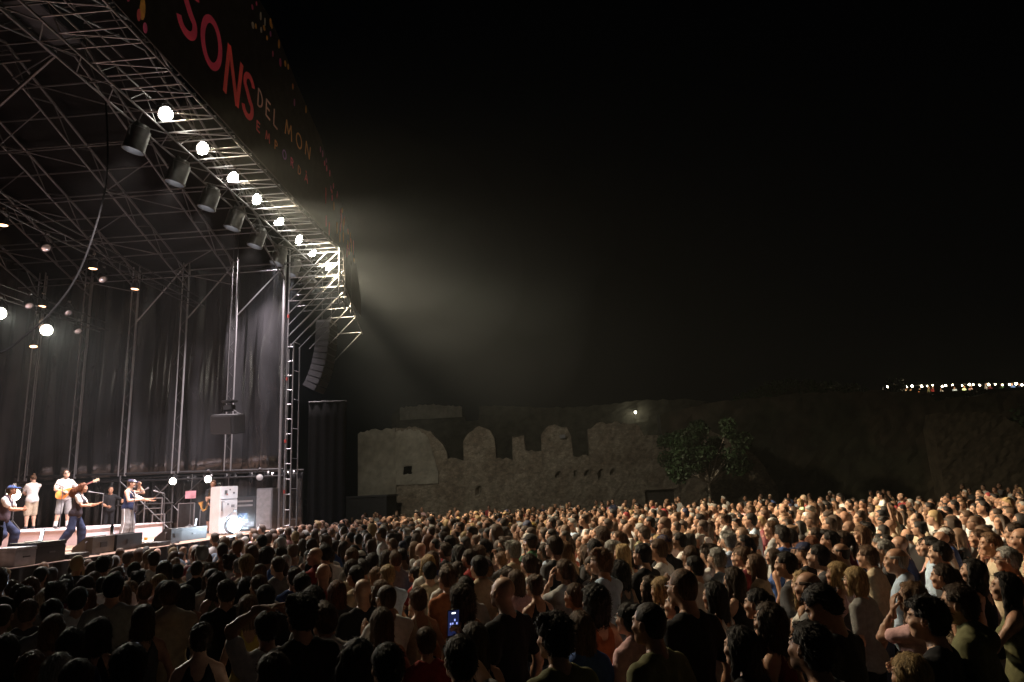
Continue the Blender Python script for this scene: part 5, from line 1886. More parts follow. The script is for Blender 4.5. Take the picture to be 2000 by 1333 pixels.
# ------------------------------------------------------------------ musicians
MUS = 'musicians on the stage'
CREAM = 0
sing = Pose(False, rw=(0.12, 0.32, 1.16), rh=(0.6, -0.9, -0.2), rcurl=0.7, rn=(-1, 0, 0), lw=(-0.075, 0.205, 1.585), lh=(-0.35, 0.5, -0.9), lcurl=1.15, ln=(0.9, 0.3, 0), ld=(0.25, 0.35, 0.9), head=(-0.02, 0, 0.0), lean=0.04, belly=0.02,
            legs={1: ((0.13, 0.03, 0.49), (0.17, -0.02, 0.085)), -1: ((-0.13, 0.04, 0.49), (-0.16, 0.04, 0.085))})
SF = math.radians(-78)
p = person((-12.94, 20.07, SZ), SF, 1.74, 'singer', 'short', 'dark brown', 'tank', 'navy', 'wide', 'grey', 2, label='singer in a navy tank top and grey trousers holding a microphone', group=MUS, pose=sing)
p.scale = (1.17, 1.17, 1.01)
cp = link('cap', cap_mesh(), p, color=(0.03, 0.04, 0.09))
cp.matrix_local = sing.head_matrix()
pn = MB()
for k in range(9):
    a = -0.75 + 1.5 * k / 8
    pn.v += [(0.091 * math.sin(a), -0.016 + 0.110 * math.cos(a), 0.066), (0.068 * math.sin(a), -0.016 + 0.086 * math.cos(a), 0.112)]
pn.f += [(2 * k, 2 * k + 2, 2 * k + 3, 2 * k + 1) for k in range(8)]
c_ = pn.build('cap_front', M_WHITE, p)
c_.matrix_local = sing.head_matrix()
# white trim of the tank top
tr = MB()
for s in (-1, 1):
    tr.tube([tuple(sing.T(q)) for q in ((s * 0.118, 0.060, 1.40), (s * 0.095, 0.105, 1.34), (s * 0.06, 0.128, 1.275), (0, 0.132, 1.245))], 0.011, 6)
tr.build('white_trim', M_WHITE, p, smooth=True)
sp = MB()
for s in (1,):
    H, K, Ak = sing.legs[s]
    sp.tube([tuple(H + A3((0.112, 0, 0.02))), tuple(K + A3((0.102, 0.0, 0))), tuple(Ak + A3((0.098, 0, 0.03)))], 0.010, 6)
sp.build('side_stripe', M_WHITE, p)
W = sing.arms[-1][2]
mi = thing('microphone', 'black handheld microphone at the singer\'s mouth', 'microphone', (-12.94, 20.07, SZ), rotz=SF)
sc_ = 1.74 / 1.75
mh = Vector(W) * sc_
hm_ = Vector(sing.head_c + sing.head_R @ A3((0, 0.125, -0.055))) * sc_
ax = (hm_ - mh).normalized()
Q_ = ax.to_track_quat('Z', 'Y').to_matrix().to_4x4()
g0 = mh + Vector((0.03, 0.06, 0.03))
MB().lathe([(0.011, -0.13), (0.015, 0.0), (0.018, 0.03)], 10, Matrix.Translation(hm_) @ Q_).build('handle', M_BLACK, mi, smooth=True)
MB().lathe([(0.016, 0.03), (0.026, 0.045), (0.027, 0.065), (0.016, 0.085), (0.003, 0.09)], 10, Matrix.Translation(hm_) @ Q_).build('grille_head', M_GREY, mi, smooth=True)

bass = Pose(False, rw=(0.13, 0.235, 1.09), rh=(0.9, -0.5, -0.1), rcurl=0.75, rn=(-0.2, -1, -0.2), lw=(-0.40, 0.27, 1.235), lh=(-0.6, -0.3, -0.9), lcurl=1.0, ln=(0.3, 0.2, 0.9), ld=(-0.3, 0.2, 0.6), head=(0.22, 0.22, -0.15), lean=-0.05,
            legs={1: ((0.14, 0.03, 0.49), (0.19, 0.0, 0.085)), -1: ((-0.13, 0.02, 0.49), (-0.16, -0.02, 0.085))})
BF = facing(0, 0, 0.86, -0.5)
p = person((-15.71, 21.08, 2.03), BF, 1.78, 'bassist', 'short', 'dark brown', 'shirt', 'white', 'shorts', 'grey', 2, label='bassist in white shirt, grey shorts and sunglasses on the riser', group=MUS, pose=bass, glasses=(0.01, 0.01, 0.01))
p['label'] = 'bassist in white shirt, grey shorts and sunglasses on the riser'
gl = MB()
for s in (-1, 1):
    gl.lathe([(0.021, 0), (0.021, 0.003)], 12, Matrix.Translation((s * 0.033, 0.104, 0.014)) @ Matrix.Rotation(math.pi / 2, 4, 'X'))
c_ = gl.build('dark_lenses', M_BLACK, p)
c_.matrix_local = bass.head_matrix()
for sd in (1, -1):
    so = MB()
    K, Ak = Vector(bass.legs[sd][1]), Vector(bass.legs[sd][2])
    so.tube([Ak + Vector((0, 0, -0.03)), Ak + (K - Ak) * 0.33], 0.049, 10, 0.054)
    so.build('sock', M_WHITE, p, smooth=True)
bg_ = thing('bass_guitar', 'sunburst bass guitar held by the bassist', 'guitar', (-15.71, 21.08, 2.03), rotz=BF)
ol = []
for k in range(40):
    a = 2 * math.pi * k / 40
    r_ = 0.165 + 0.028 * math.cos(2 * a) + 0.03 * math.cos(3 * a) * (1 if abs(a - math.pi) > 1.2 else 0.3)
    ol.append((r_ * 1.35 * math.cos(a), r_ * math.sin(a)))
BM = Matrix.Translation((0.10, 0.185, 1.06)) @ Matrix.Rotation(math.radians(180 + 24), 4, 'Y') @ Matrix.Rotation(math.radians(6), 4, 'Z')


def bpart(name, mb, m, smooth=False):
    o = mb.build(name, m, bg_, smooth)
    o.matrix_local = BM
    return o


M_SUNB = mat('sunburst_varnish', (0.50, 0.16, 0.03), rough=0.25, var=0.5, scale=5, col2=(0.62, 0.30, 0.08))
bpart('body', MB().prism(ol, -0.022, 0.022, 'y'), M_SUNB)
bpart('neck', MB().box(0.17, 0.86, 0.0, 0.03, -0.022, 0.022), mat('maple_neck', (0.28, 0.10, 0.08), rough=0.4))
bpart('headstock', MB().box(0.86, 1.06, 0.002, 0.02, -0.035, 0.045, bev=0.008), mat('pale_maple', (0.55, 0.42, 0.28), rough=0.4))
for k in range(4):
    bpart('tuning_peg', MB().box(0.89 + 0.045 * k, 0.91 + 0.045 * k, 0.004, 0.014, 0.045 if k % 2 else -0.065, 0.075 if k % 2 else -0.035), M_ALU)
bpart('pickup', MB().box(-0.02, 0.06, 0.022, 0.03, -0.04, 0.04), M_BLACK)
bpart('strings', MB().box(-0.1, 0.98, 0.031, 0.033, -0.014, -0.011).box(-0.1, 0.98, 0.031, 0.033, 0.011, 0.014), M_ALU)
stp = MB()
stp.tube([(-0.16, 0.06, 1.30), (-0.17, -0.07, 1.42), (0.0, -0.15, 1.30), (0.22, -0.10, 1.10), (0.28, 0.12, 1.03)], 0.016, 6)
stp.build('strap', M_BLACK, bg_)

danc = Pose(True, lean=0.16, drop=0.06, head=(0.15, 0, -0.1), rw=(0.10, 0.43, 1.08), lw=(-0.12, 0.46, 1.12), rh=(0.6, -0.5, -0.8), lh=(-0.6, -0.4, -0.8), rcurl=0.15, lcurl=0.15, rn=(0, -0.3, 1), ln=(0, -0.3, 1), rd=(0, 1, 0.12), ld=(0, 1, 0.2),
            legs={1: ((0.14, -0.03, 0.47), (0.17, -0.27, 0.09)), -1: ((-0.14, 0.14, 0.47), (-0.18, 0.14, 0.085))})
DF = math.radians(-72)
p = person((-12.95, 17.85, SZ), DF, 1.70, 'dancer', 'blown', 'reddish', 'tshirt', 'white', 'wide', 'navy', 1, label='dancer with flying curly hair, dark vest and navy trousers, arms stretched forward', group=MUS, pose=danc)
link('vest', wear_mesh('dancer', 'vest', None, danc), p, color=(0.03, 0.024, 0.03))
m1 = Pose(False, lean=0.18, drop=0.12, head=(0.25, 0, 0.1), rw=(0.02, 0.42, 1.02), lw=(-0.10, 0.40, 1.05), rh=(0.8, -0.5, -0.4), lh=(-0.6, -0.2, -0.8), rcurl=0.9, lcurl=0.9, rn=(-1, 0, 0.2), ln=(1, 0, 0.2),
          legs={1: ((0.16, 0.10, 0.44), (0.20, -0.16, 0.09)), -1: ((-0.15, 0.26, 0.46), (-0.2, 0.20, 0.085))})
p = person((-13.95, 16.6, SZ), math.radians(-70), 1.76, 'dancer2', 'short', 'dark brown', 'tshirt', 'white', 'wide', 'navy', 1, cap='blue', label='dancer in blue cap, dark vest and navy trousers, bent at the knees', group=MUS, pose=m1)
link('vest', wear_mesh('dancer2', 'vest', None, m1), p, color=(0.05, 0.035, 0.045))
m2 = Pose(False, head=(-0.5, 0, 0.1), lean=0.06, rw=(0.06, 0.44, 1.16), lw=(-0.08, 0.46, 1.20), rh=(0.6, -0.3, -0.8), lh=(-0.6, -0.3, -0.8), rcurl=0.7, lcurl=0.7, rn=(0, 0, -1), ln=(0, 0, -1))
person((-17.51, 22.0, 2.03), math.radians(62), 1.74, 'player2', 'bun', 'brown', 'tshirt', 'white', 'shorts', 'beige', 2, label='musician in loose white t-shirt and brown shorts looking down on the riser', group=MUS, pose=m2)
m6 = Pose(False, lean=0.15, rw=(0.20, 0.56, 1.22), lw=(-0.1, 0.55, 1.28), rh=(0.6, -0.3, -0.8), lh=(-0.6, -0.3, -0.8), rcurl=0.3, lcurl=0.3, rn=(0, 0, 1), ln=(0, 0, 1))
p = person((-13.62, 21.35, SZ), math.radians(-62), 1.64, 'dancer3', 'short', 'black', 'tshirt', 'white', 'wide', 'navy', 1, label='dancer in dark vest hidden behind the singer, arms stretched out', group=MUS, pose=m6)
link('vest', wear_mesh('dancer3', 'vest', None, m6), p, color=(0.03, 0.024, 0.03))
m7 = Pose(False, head=(-0.1, 0, 0), rw=(0.05, 0.28, 0.98), lw=(-0.03, 0.27, 1.16), rh=(0.8, -0.4, -0.3), lh=(-0.8, -0.4, -0.3), rcurl=0.8, lcurl=0.8)
p = person((-11.72, 22.75, SZ), facing(0, 0, 0.2, -0.97), 1.72, 'saxophonist', 'short', 'brown', 'tshirt', 'black', 'shorts', 'black', 1, label='saxophone player in black standing half behind the white fridge', group=MUS, pose=m7)
sx = thing('saxophone', 'golden saxophone held beside the white fridge', 'saxophone', (-11.72, 22.75, SZ), rotz=facing(0, 0, 0.2, -0.97))
M_BRASS = mat('brass', (0.70, 0.46, 0.14), rough=0.25, metal=1.0, var=0.2)
MB().tube([(0, 0.16, 1.42), (0.02, 0.24, 1.40), (0.04, 0.26, 1.30), (0.08, 0.26, 0.95), (0.12, 0.26, 0.78), (0.19, 0.27, 0.75), (0.24, 0.28, 0.84)], 0.014, 8, 0.05).build('body_tube', M_BRASS, sx, smooth=True)
MB().lathe([(0.045, 0.0), (0.055, 0.10), (0.085, 0.19), (0.10, 0.21), (0.08, 0.185), (0.05, 0.1)], 14, Matrix.Translation((0.235, 0.28, 0.82)) @ Matrix.Rotation(0.25, 4, 'Y'), cap=False).build('bell', M_BRASS, sx, smooth=True)
for k in range(6):
    MB().lathe([(0.014, 0), (0.014, 0.012)], 8, Matrix.Translation((0.045 + 0.01 * k, 0.285, 1.28 - 0.065 * k)) @ Matrix.Rotation(-math.pi / 2, 4, 'X')).build('key', M_BRASS, sx)
m8 = Pose(False, rw=(0.10, 0.24, 1.05), lw=(-0.36, 0.28, 1.2), rcurl=0.8, lcurl=0.9)
person((-15.9, 23.6, SZ), facing(0, 0, 0.7, -0.7), 1.72, 'backing', 'short', 'black', 'tshirt', 'black', 'trousers', 'black', 1, label='musician in black standing in the dark at the rear of the stage', group=MUS, pose=m8)

# ------------------------------------------------------------------ audience
HEROES = [
    (-3.07, 4.19, 1.66, 'f0', 'short', 'grey', 'tshirt', 'dark grey', ''),
    (-2.36, 3.76, 1.78, 'm0', 'short', 'black', 'tshirt', 'black', ''),
    (-2.75, 5.25, 1.64, 'f1', 'bun', 'dark brown', 'strap', 'black', ''),
    (-3.72, 6.11, 1.66, 'f0', 'halfup', 'dark brown', 'strap', 'dark grey', ''),
    (-5.23, 6.66, 1.68, 'f0', 'bun', 'brown', 'tshirt', 'dark grey', ''),
    (-4.68, 6.25, 1.72, 'm0', 'short', 'black', 'tshirt', 'grey', ''),
    (-4.95, 6.97, 1.74, 'm1', 'short', 'black', 'tshirt', 'white', ''),
    (-4.54, 6.89, 1.86, 'm0', 'quiff', 'black', 'tshirt', 'grey', ''),
    (-5.03, 8.23, 1.64, 'f1', 'bun', 'light brown', 'strap', 'olive', ''),
    (-4.65, 7.99, 1.66, 'f1', 'long', 'dark brown', 'tshirt', 'black', ''),
    (-4.2, 7.66, 1.64, 'f0', 'long', 'black', 'strap', 'navy', ''),
    (-3.46, 7.08, 1.74, 'mx', 'short', 'dark brown', 'tshirt', 'black', ''),
    (-3.8, 5.31, 1.62, 'f0', 'long', 'black', 'tshirt', 'navy', ''),
    (-3.88, 5.72, 1.62, 'f1', 'wavy', 'black', 'strap', 'black', ''),
    (-4.07, 4.99, 1.64, 'f0', 'long', 'dark brown', 'tshirt', 'black', ''),
    (-6.98, 8.88, 1.68, 'f0', 'wavy', 'reddish', 'tshirt', 'dark grey', ''),
    (-5.81, 7.64, 1.66, 'f0', 'bob', 'grey', 'tshirt', 'navy', ''),
    (-6.69, 8.32, 1.66, 'm0', 'short', 'dark brown', 'tshirt', 'black', ''),
    (-6.3, 8.6, 1.66, 'f0', 'long', 'black', 'tshirt', 'maroon', ''),
    (-5.16, 6.25, 1.7, 'm0', 'buzz', 'dark brown', 'tshirt', 'dark grey', ''),
    (-3.42, 4.41, 1.64, 'f1', 'bun', 'reddish', 'tshirt', 'maroon', ''),
    (-2.75, 3.91, 1.68, 'm0', 'short', 'dark brown', 'tshirt', 'black', ''),
    (-1.63, 3.93, 1.68, 'm0', 'short', 'brown', 'tshirt', 'dark grey', ''),
    (-2.24, 5.25, 1.7, 'mh', 'short', 'black', 'tshirt', 'white', ''),
    (-1.85, 4.92, 1.84, 'm0', 'messy', 'black', 'tshirt', 'black', ''),
    (-1.83, 5.34, 1.72, 'm0', 'quiff', 'brown', 'shirt', 'white', ''),
    (-1.95, 6.75, 1.74, 'm0', 'bald', 'black', 'tshirt', 'black', ''),
    (-1.57, 6.2, 1.74, 'mc', 'buzz', 'dark brown', 'tshirt', 'white', 'glasses'),
    (-1.49, 5.71, 1.62, 'f0', 'long', 'brown', 'strap', 'beige', ''),
    (-2.39, 7.34, 1.66, 'f0', 'long', 'reddish', 'tshirt', 'dark grey', ''),
    (-2.5, 6.94, 1.64, 'f0', 'curly', 'black', 'strap', 'black', ''),
    (-2.94, 6.46, 1.66, 'f0', 'long', 'light brown', 'strap', 'yellow', ''),
    (-2.95, 6.87, 1.7, 'm1', 'short', 'black', 'tshirt', 'black', 'cap:black'),
    (-2.8, 7.42, 1.74, 'm0', 'short', 'black', 'tshirt', 'navy', ''),
    (-1.38, 6.58, 1.66, 'f0', 'bun', 'brown', 'strap', 'beige', ''),
    (-1.1, 5.51, 1.5, 'f0', 'short', 'brown', 'tshirt', 'red', ''),
    (-1.27, 4.28, 1.66, 'f1', 'wavy', 'black', 'strap', 'black', ''),
    (-1.0, 3.95, 1.7, 'm0', 'short', 'black', 'tshirt', 'black', ''),
    (-1.95, 7.41, 1.64, 'f1', 'long', 'light brown', 'strap', 'black', ''),
    (-0.96, 6.52, 1.66, 'f0', 'curly', 'dark brown', 'strap', 'black', ''),
    (-0.59, 3.9, 1.74, 'mp', 'short', 'dark brown', 'tshirt', 'grey', ''),
    (-0.63, 4.81, 1.64, 'f0', 'long', 'dark brown', 'strap', 'black', ''),
    (-0.49, 5.64, 1.84, 'm1', 'bald', 'black', 'tshirt', 'black', ''),
    (-0.96, 7.89, 1.8, 'm0', 'short', 'black', 'shirt', 'beige', ''),
    (-0.32, 7.23, 1.66, 'f0', 'bun', 'brown', 'strap', 'black', ''),
    (-0.08, 4.16, 1.78, 'm0', 'messy', 'black', 'tshirt', 'olive', ''),
    (0.08, 5.07, 1.64, 'f0', 'long', 'brown', 'tshirt', 'blue', ''),
    (0.22, 5.98, 1.68, 'f1', 'curly', 'black', 'strap', 'orange', ''),
    (0.07, 6.57, 1.64, 'fc', 'ponytail', 'brown', 'strap', 'pink', ''),
    (0.44, 5.28, 1.66, 'f0', 'bun', 'black', 'shirt', 'pink', 'glasses'),
    (0.49, 4.37, 1.8, 'm0', 'buzz', 'black', 'tshirt', 'olive', ''),
    (0.88, 6.73, 1.64, 'f0', 'bob', 'blond', 'tshirt', 'white', 'stripe'),
    (0.88, 5.89, 1.64, 'f1', 'ponytail', 'black', 'tank', 'red', ''),
    (0.82, 5.1, 1.9, 'm0', 'buzz', 'brown', 'tshirt', 'black', 'glasses'),
    (1.24, 6.15, 1.66, 'fx', 'long', 'black', 'tank', 'white', ''),
    (1.47, 5.69, 1.66, 'fg', 'ponytail', 'black', 'tank', 'black', ''),
    (1.36, 5.01, 1.66, 'f0', 'wavy', 'dark brown', 'strap', 'maroon', ''),
    (1.01, 4.38, 1.64, 'f0', 'long', 'black', 'tshirt', 'black', ''),
    (1.91, 5.81, 1.76, 'm0', 'bald_sides', 'dark brown', 'shirt', 'grey', ''),
    (1.2, 3.71, 1.78, 'm1', 'short', 'black', 'tshirt', 'dark grey', ''),
    (1.66, 4.6, 1.82, 'md', 'short', 'black', 'tshirt', 'black', 'print'),
    (2.63, 6.73, 1.66, 'f0', 'bob', 'blond', 'tshirt', 'grey', 'glasses'),
    (2.64, 7.18, 1.66, 'f1', 'bob', 'blond', 'strap', 'pink', ''),
    (3.2, 7.13, 1.78, 'm0', 'bald_sides', 'grey', 'shirt', 'light blue', ''),
    (2.69, 5.84, 1.64, 'fk', 'wavy', 'light brown', 'tshirt', 'pink', ''),
    (2.16, 4.52, 1.74, 'm0', 'messy', 'black', 'tshirt', 'black', ''),
    (2.53, 4.85, 1.76, 'm0', 'short', 'dark brown', 'hoodie', 'olive', ''),
    (3.41, 6.74, 1.66, 'f0', 'ponytail', 'dark brown', 'strap', 'beige', ''),
    (3.52, 6.03, 1.66, 'fc', 'long', 'black', 'tank', 'olive', ''),
    (4.34, 7.33, 1.72, 'm0', 'short', 'grey', 'tshirt', 'orange', 'glasses'),
    (4.03, 7.96, 1.74, 'm0', 'quiff', 'black', 'tshirt', 'dark grey', ''),
    (4.56, 9.35, 1.66, 'f0', 'ponytail', 'dark brown', 'strap', 'pink', ''),
    (2.68, 7.75, 1.78, 'm1', 'short', 'black', 'tshirt', 'dark grey', ''),
    (3.39, 9.31, 1.8, 'm0', 'quiff', 'black', 'tshirt', 'white', ''),
    (4.18, 9.19, 1.72, 'm1', 'bald', 'black', 'tshirt', 'navy', 'glasses'),
    (2.21, 6.91, 1.62, 'f0', 'wavy', 'blond', 'strap', 'white', ''),
    (1.76, 3.95, 1.56, 'f0', 'bob', 'blond', 'tshirt', 'beige', ''),
    (0.92, 8.55, 1.8, 'mx', 'short', 'black', 'tshirt', 'black', 'print'),
    (0.73, 10.23, 1.72, 'm0', 'short', 'grey', 'shirt', 'beige', ''),
    (-1.28, 7.63, 1.72, 'mx', 'short', 'brown', 'tshirt', 'orange', ''),
    (2.21, 7.32, 1.76, 'm0', 'short', 'black', 'tshirt', 'dark grey', ''),
    (2.14, 8.23, 1.66, 'f0', 'long', 'brown', 'tshirt', 'beige', ''),
    (2.18, 9.09, 1.66, 'm0', 'short', 'brown', 'tshirt', 'black', ''),
    (3.3, 8.03, 1.72, 'm0', 'short', 'brown', 'shirt', 'beige', ''),
    (5.93, 10.42, 1.66, 'f0', 'bob', 'brown', 'tshirt', 'white', ''),
    (1.4, 7.9, 1.7, 'm0', 'short', 'black', 'tshirt', 'white', ''),
    (-3.54, 10.29, 1.84, 'm0', 'short', 'black', 'tshirt', 'white', ''),
    (-6.62, 11.04, 1.8, 'm0', 'short', 'dark brown', 'tshirt', 'white', ''),
    (-7.06, 14.26, 1.84, 'm0', 'short', 'black', 'tshirt', 'light blue', ''),
    (-5.99, 13.68, 1.86, 'm0', 'short', 'black', 'tshirt', 'olive', ''),
    (-5.13, 15.04, 1.6, 'f0', 'ponytail', 'brown', 'tshirt', 'olive', 'cap:yellow'),
    (-0.77, 16.99, 1.72, 'm0', 'short', 'brown', 'tshirt', 'grey', 'cap:yellow'),
    (-1.94, 11.92, 1.8, 'm0', 'short', 'black', 'tshirt', 'red', ''),
    (1.94, 9.54, 1.68, 'm0', 'short', 'brown', 'tshirt', 'black', 'cap:black'),
    (3.79, 6.96, 1.66, 'f1', 'wavy', 'black', 'strap', 'black', ''),
    (1.62, 7.08, 1.66, 'fx', 'long', 'dark brown', 'strap', 'black', ''),
]

FOC = (-12.5, 19.5)
taken = []


def frame_uv(x, y, z):
    d = Vector((x, y, z - CAMZ))
    c = d.dot(_f)
    return (1000 + 1333 * d.dot(_r2) / c, 666.5 - 1333 * d.dot(_u2) / c, c) if c > 0.1 else (9e9, 9e9, c)


R3 = random.Random(33)


def place_word(x, y):
    if x < -5.5 and y < 22:
        return 'near the stage lip'
    return ''


for i, (x, y, hgt, pk, hair, hc, top, tc, ex) in enumerate(HEROES):
    taken.append((x, y))
    cap_ = ex.split(':')[1] if ex.startswith('cap') else None
    fa = facing(x, y, *FOC) + R3.uniform(-0.16, 0.16)
    o = person((x, y, 0), fa, hgt, pk, hair, hc, top, tc, R3.choice(('trousers', 'shorts')), R3.choice(list(BOTC)), R3.choice((0, 1, 2, 3, 4)), cap=cap_, glasses=(0.02, 0.02, 0.02) if ex == 'glasses' else None, stripe=ex == 'stripe', place=place_word(x, y))
    sc_ = hgt / 1.75
    if pk in ('mp', 'fr'):
        Wp = POSES[pk].arms[1][2] * sc_
        ph = thing('phone', 'phone with a lit screen held up by the person with %s hair' % hc, 'phone', (x, y, 0), rotz=fa)
        M_ = Matrix.Translation(Vector(Wp) + Vector((-0.03, 0.045, 0.13))) @ Matrix.Rotation(0.12, 4, 'X')
        MB().box(-0.037, 0.037, -0.004, 0.004, -0.075, 0.075, M_, bev=0.003).build('case', M_BLACK, ph)
        pc_ = [q for q in ph.children if q.name.startswith('case')][0]
        MB().box(-0.034, 0.034, -0.0056, -0.0044, -0.070, 0.070, M_).build('screen', mat('phone_screen', (0.01, 0.01, 0.02), rough=0.2, emit=(0.05, 0.07, 0.25), estr=0.2), pc_)
        for k in range(7):
            MB().box(-0.022 + 0.013 * (k % 4), -0.014 + 0.013 * (k % 4), -0.0066, -0.0058, -0.03 + 0.02 * (k // 3), -0.018 + 0.02 * (k // 3), M_).build('screen_icon', mat_emit('phone_icon', (0.35, 0.42, 1.0), 1.3), pc_)
        MB().box(-0.012, 0.012, -0.0066, -0.0058, 0.052, 0.06, M_).build('status_bar', mat_emit('phone_bar', (0.9, 0.95, 1.0), 2.5), pc_)
    if pk == 'fg':
        Wp = POSES[pk].arms[-1][2] * sc_
        cu = thing('plastic_cup', 'clear plastic cup held by the person with the black ponytail', 'cup', (x, y, 0), rotz=fa)
        MB().lathe([(0.028, -0.06), (0.038, 0.06), (0.036, 0.06), (0.026, -0.055)], 14, Matrix.Translation(Vector(Wp) + Vector((0.035, 0.085, 0.03)))).build('cup_wall', mat('frosted_plastic', (0.6, 0.62, 0.62), rough=0.25), cu, smooth=True)
        MB().lathe([(0.037, 0.057), (0.040, 0.060), (0.037, 0.063)], 14, Matrix.Translation(Vector(Wp) + Vector((0.035, 0.085, 0.03))), cap=False).build('rim', M_WHITE, cu)
    if ex == 'print':
        txt = MB()
        st = [('D', 0.0), ('K', 0.062), ('4', 0.124)] if x < 1.5 else [('L', 0), ('O', 0.05), ('o', 0.155)]
        GLY.setdefault('K', [seg((0.1, 0), (0.1, 1)), seg((0.1, 0.45), (0.8, 1)), seg((0.35, 0.62), (0.85, 0))])
        GLY.setdefault('4', [seg((0.7, 0), (0.7, 1)), seg((0.7, 1), (0.1, 0.35)), seg((0.1, 0.35), (0.95, 0.35))])
        GLY.setdefault('o', [seg((0.0, 0.5), (0.5, 0.9), (1.0, 0.5), (0.5, 0.1), (0.0, 0.5)), seg((0.2, 0.5), (0.8, 0.5))])
        front = x > 1.5
        for ch, off in st:
            for stroke in GLY[ch]:
                u0 = -0.09 + off
                pts = [((u0 + a * 0.045), 1.30 + b * 0.055, 1.0) for a, b, _ in stroke]
                l_, r_ = ribbon(pts, 0.010)
                n = len(pts)
                dep = (lambda u: 0.142 - 1.4 * u * u) if front else (lambda u: -0.148 + 1.2 * u * u)
                vv = []
                for a, b in l_ + r_:
                    uu = a
                    px, py = (uu, dep(uu)) if not front else (-uu, dep(uu))
                    vv.append(tuple(POSES[pk].T((px, py, b))))
                txt.add(vv, [(q, q + 1, n + q + 1, n + q) for q in range(n - 1)])
        if front:
            dk = MB()
            dv = [tuple(POSES[pk].T((-(0.032 + 0.026 * math.cos(q * 0.5236)), 0.1425 - 1.4 * (0.032 + 0.026 * math.cos(q * 0.5236)) ** 2, 1.328 + 0.028 * math.sin(q * 0.5236)))) for q in range(12)]
            dk.add(dv, [tuple(range(12))])
            dk.build('red_print', mat('red_print', (0.45, 0.02, 0.03), rough=0.8), o)
        txt.build('shirt_print', mat('shirt_print', (0.6, 0.58, 0.55), rough=0.8), o)
n_hero = len(HEROES)

# children carried on shoulders
for x, y, z, tc, hc, hair, chc, ctc in ((7.4, 17.0, 1.0, 'white', 'black', 'short', 'black', 'dark grey'), (5.55, 17.0, 0.78, 'mint', 'blond', 'bob', 'brown', 'navy'), (2.5, 11.4, 0.74, 'white', 'brown', 'short', 'dark brown', 'olive')):
    fa = facing(x, y, *FOC)
    fx, fy = -math.sin(fa), math.cos(fa)
    bh = 1.68 + (z - 0.9) * 0.4
    person((x, y, 0), fa, bh, 'm0', 'short', chc, 'tshirt', ctc, skin=1, place='carrying a child')
    hs_ = 1.20
    person((x - fx * 0.05, y - fy * 0.05, bh * 0.835 - 0.83 * hs_ / 1.75), fa, hs_, 'kid', hair, hc, 'tshirt', tc, 'shorts', 'denim', 0, label='child with %s hair in %s t-shirt riding on someone\'s shoulders' % (hc, tc))
    taken.append((x, y))
n_child = 6


def pick(r):
    fem = r.random() < 0.5
    if fem:
        pk = r.choices(('f0', 'f1', 'fx', 'fc', 'fk', 'fr'), (8, 8, 2, 1.5, 0.7, 0.25))[0]
        hair = r.choices(('long', 'wavy', 'ponytail', 'bun', 'bob', 'halfup', 'curly'), (5, 3, 3, 2.5, 2.5, 1, 1))[0]
        hc = r.choices(('black', 'dark brown', 'brown', 'light brown', 'blond', 'reddish', 'grey'), (3, 5, 5, 3, 1.6, 0.8, 0.5))[0]
        top = r.choices(('tshirt', 'tank', 'strap', 'shirt'), (3, 2.5, 4, 1))[0]
        h = r.gauss(1.645, 0.07)
    else:
        pk = r.choices(('m0', 'm1', 'mx', 'mc', 'mr', 'md', 'mp'), (8, 7, 1.5, 1.2, 0.07, 0.2, 0.25))[0]
        hair = r.choices(('short', 'quiff', 'buzz', 'messy', 'receding', 'bald_sides', 'bald', 'curly'), (7, 2.5, 2.5, 2, 2, 1, 1, 0.4))[0]
        hc = r.choices(('black', 'dark brown', 'brown', 'light brown', 'grey', 'blond'), (4, 5, 3, 1, 2, 0.5))[0]
        top = r.choices(('tshirt', 'shirt', 'tank', 'hoodie'), (8, 2, 0.5, 0.4))[0]
        h = r.gauss(1.75, 0.08)
    tc = r.choices(('black', 'white', 'navy', 'grey', 'dark grey', 'red', 'olive', 'light blue', 'pink', 'beige', 'maroon', 'yellow', 'orange', 'green', 'blue'), (4.5, 6.5, 2, 3, 2.2, 1, 1.2, 1.6, 1.4, 2.6, 0.8, 0.3, 0.4, 0.5, 0.6))[0]
    cap_ = None
    if not fem and r.random() < 0.13 and hair in ('short', 'buzz', 'receding'):
        cap_ = r.choice(('black', 'navy', 'white', 'beige', 'red'))
    return pk, hair, hc, top, tc, min(max(h, 1.5), 1.93), cap_


cand = []
rc_ = random.Random(101)
y = 2.0
row = 0
while y < 44:
    dx = 0.55 if y < 20 else 0.63
    x = -16 + (dx / 2 if row % 2 else 0)
    while x < 34:
        px, py = x + rc_.uniform(-0.17, 0.17), y + rc_.uniform(-0.17, 0.17)
        x += dx
        d = math.hypot(px, py)
        u, v_, dep = frame_uv(px, py, 1.6)
        if not (-90 < u < 2090) or d < 7.2:
            continue
        if py < 28.5 and px < -8.75:
            continue
        if py >= 28.5 and px < -13.5 + 0.0 * py:
            continue
        lim = 23.0 if u > 1400 else (27.5 - 4.5 * (u - 1000) / 400 if u > 1000 else 23.5 + 4.0 * max(0, u - 600) / 400)
        if d > lim and rc_.random() < min(0.94, 0.25 + (d - lim) / 9.0):
            continue
        if d > 43 or (px - 9.1) ** 2 + (py - 45) ** 2 < 1.5:
            continue
        if any((px - a) ** 2 + (py - b2) ** 2 < 0.155 for a, b2 in taken):
            continue
        cand.append((d, px, py))
    y += dx * 0.88
    row += 1
cand.sort()
N_IND = 286 - n_hero - n_child - 8
rp = random.Random(55)
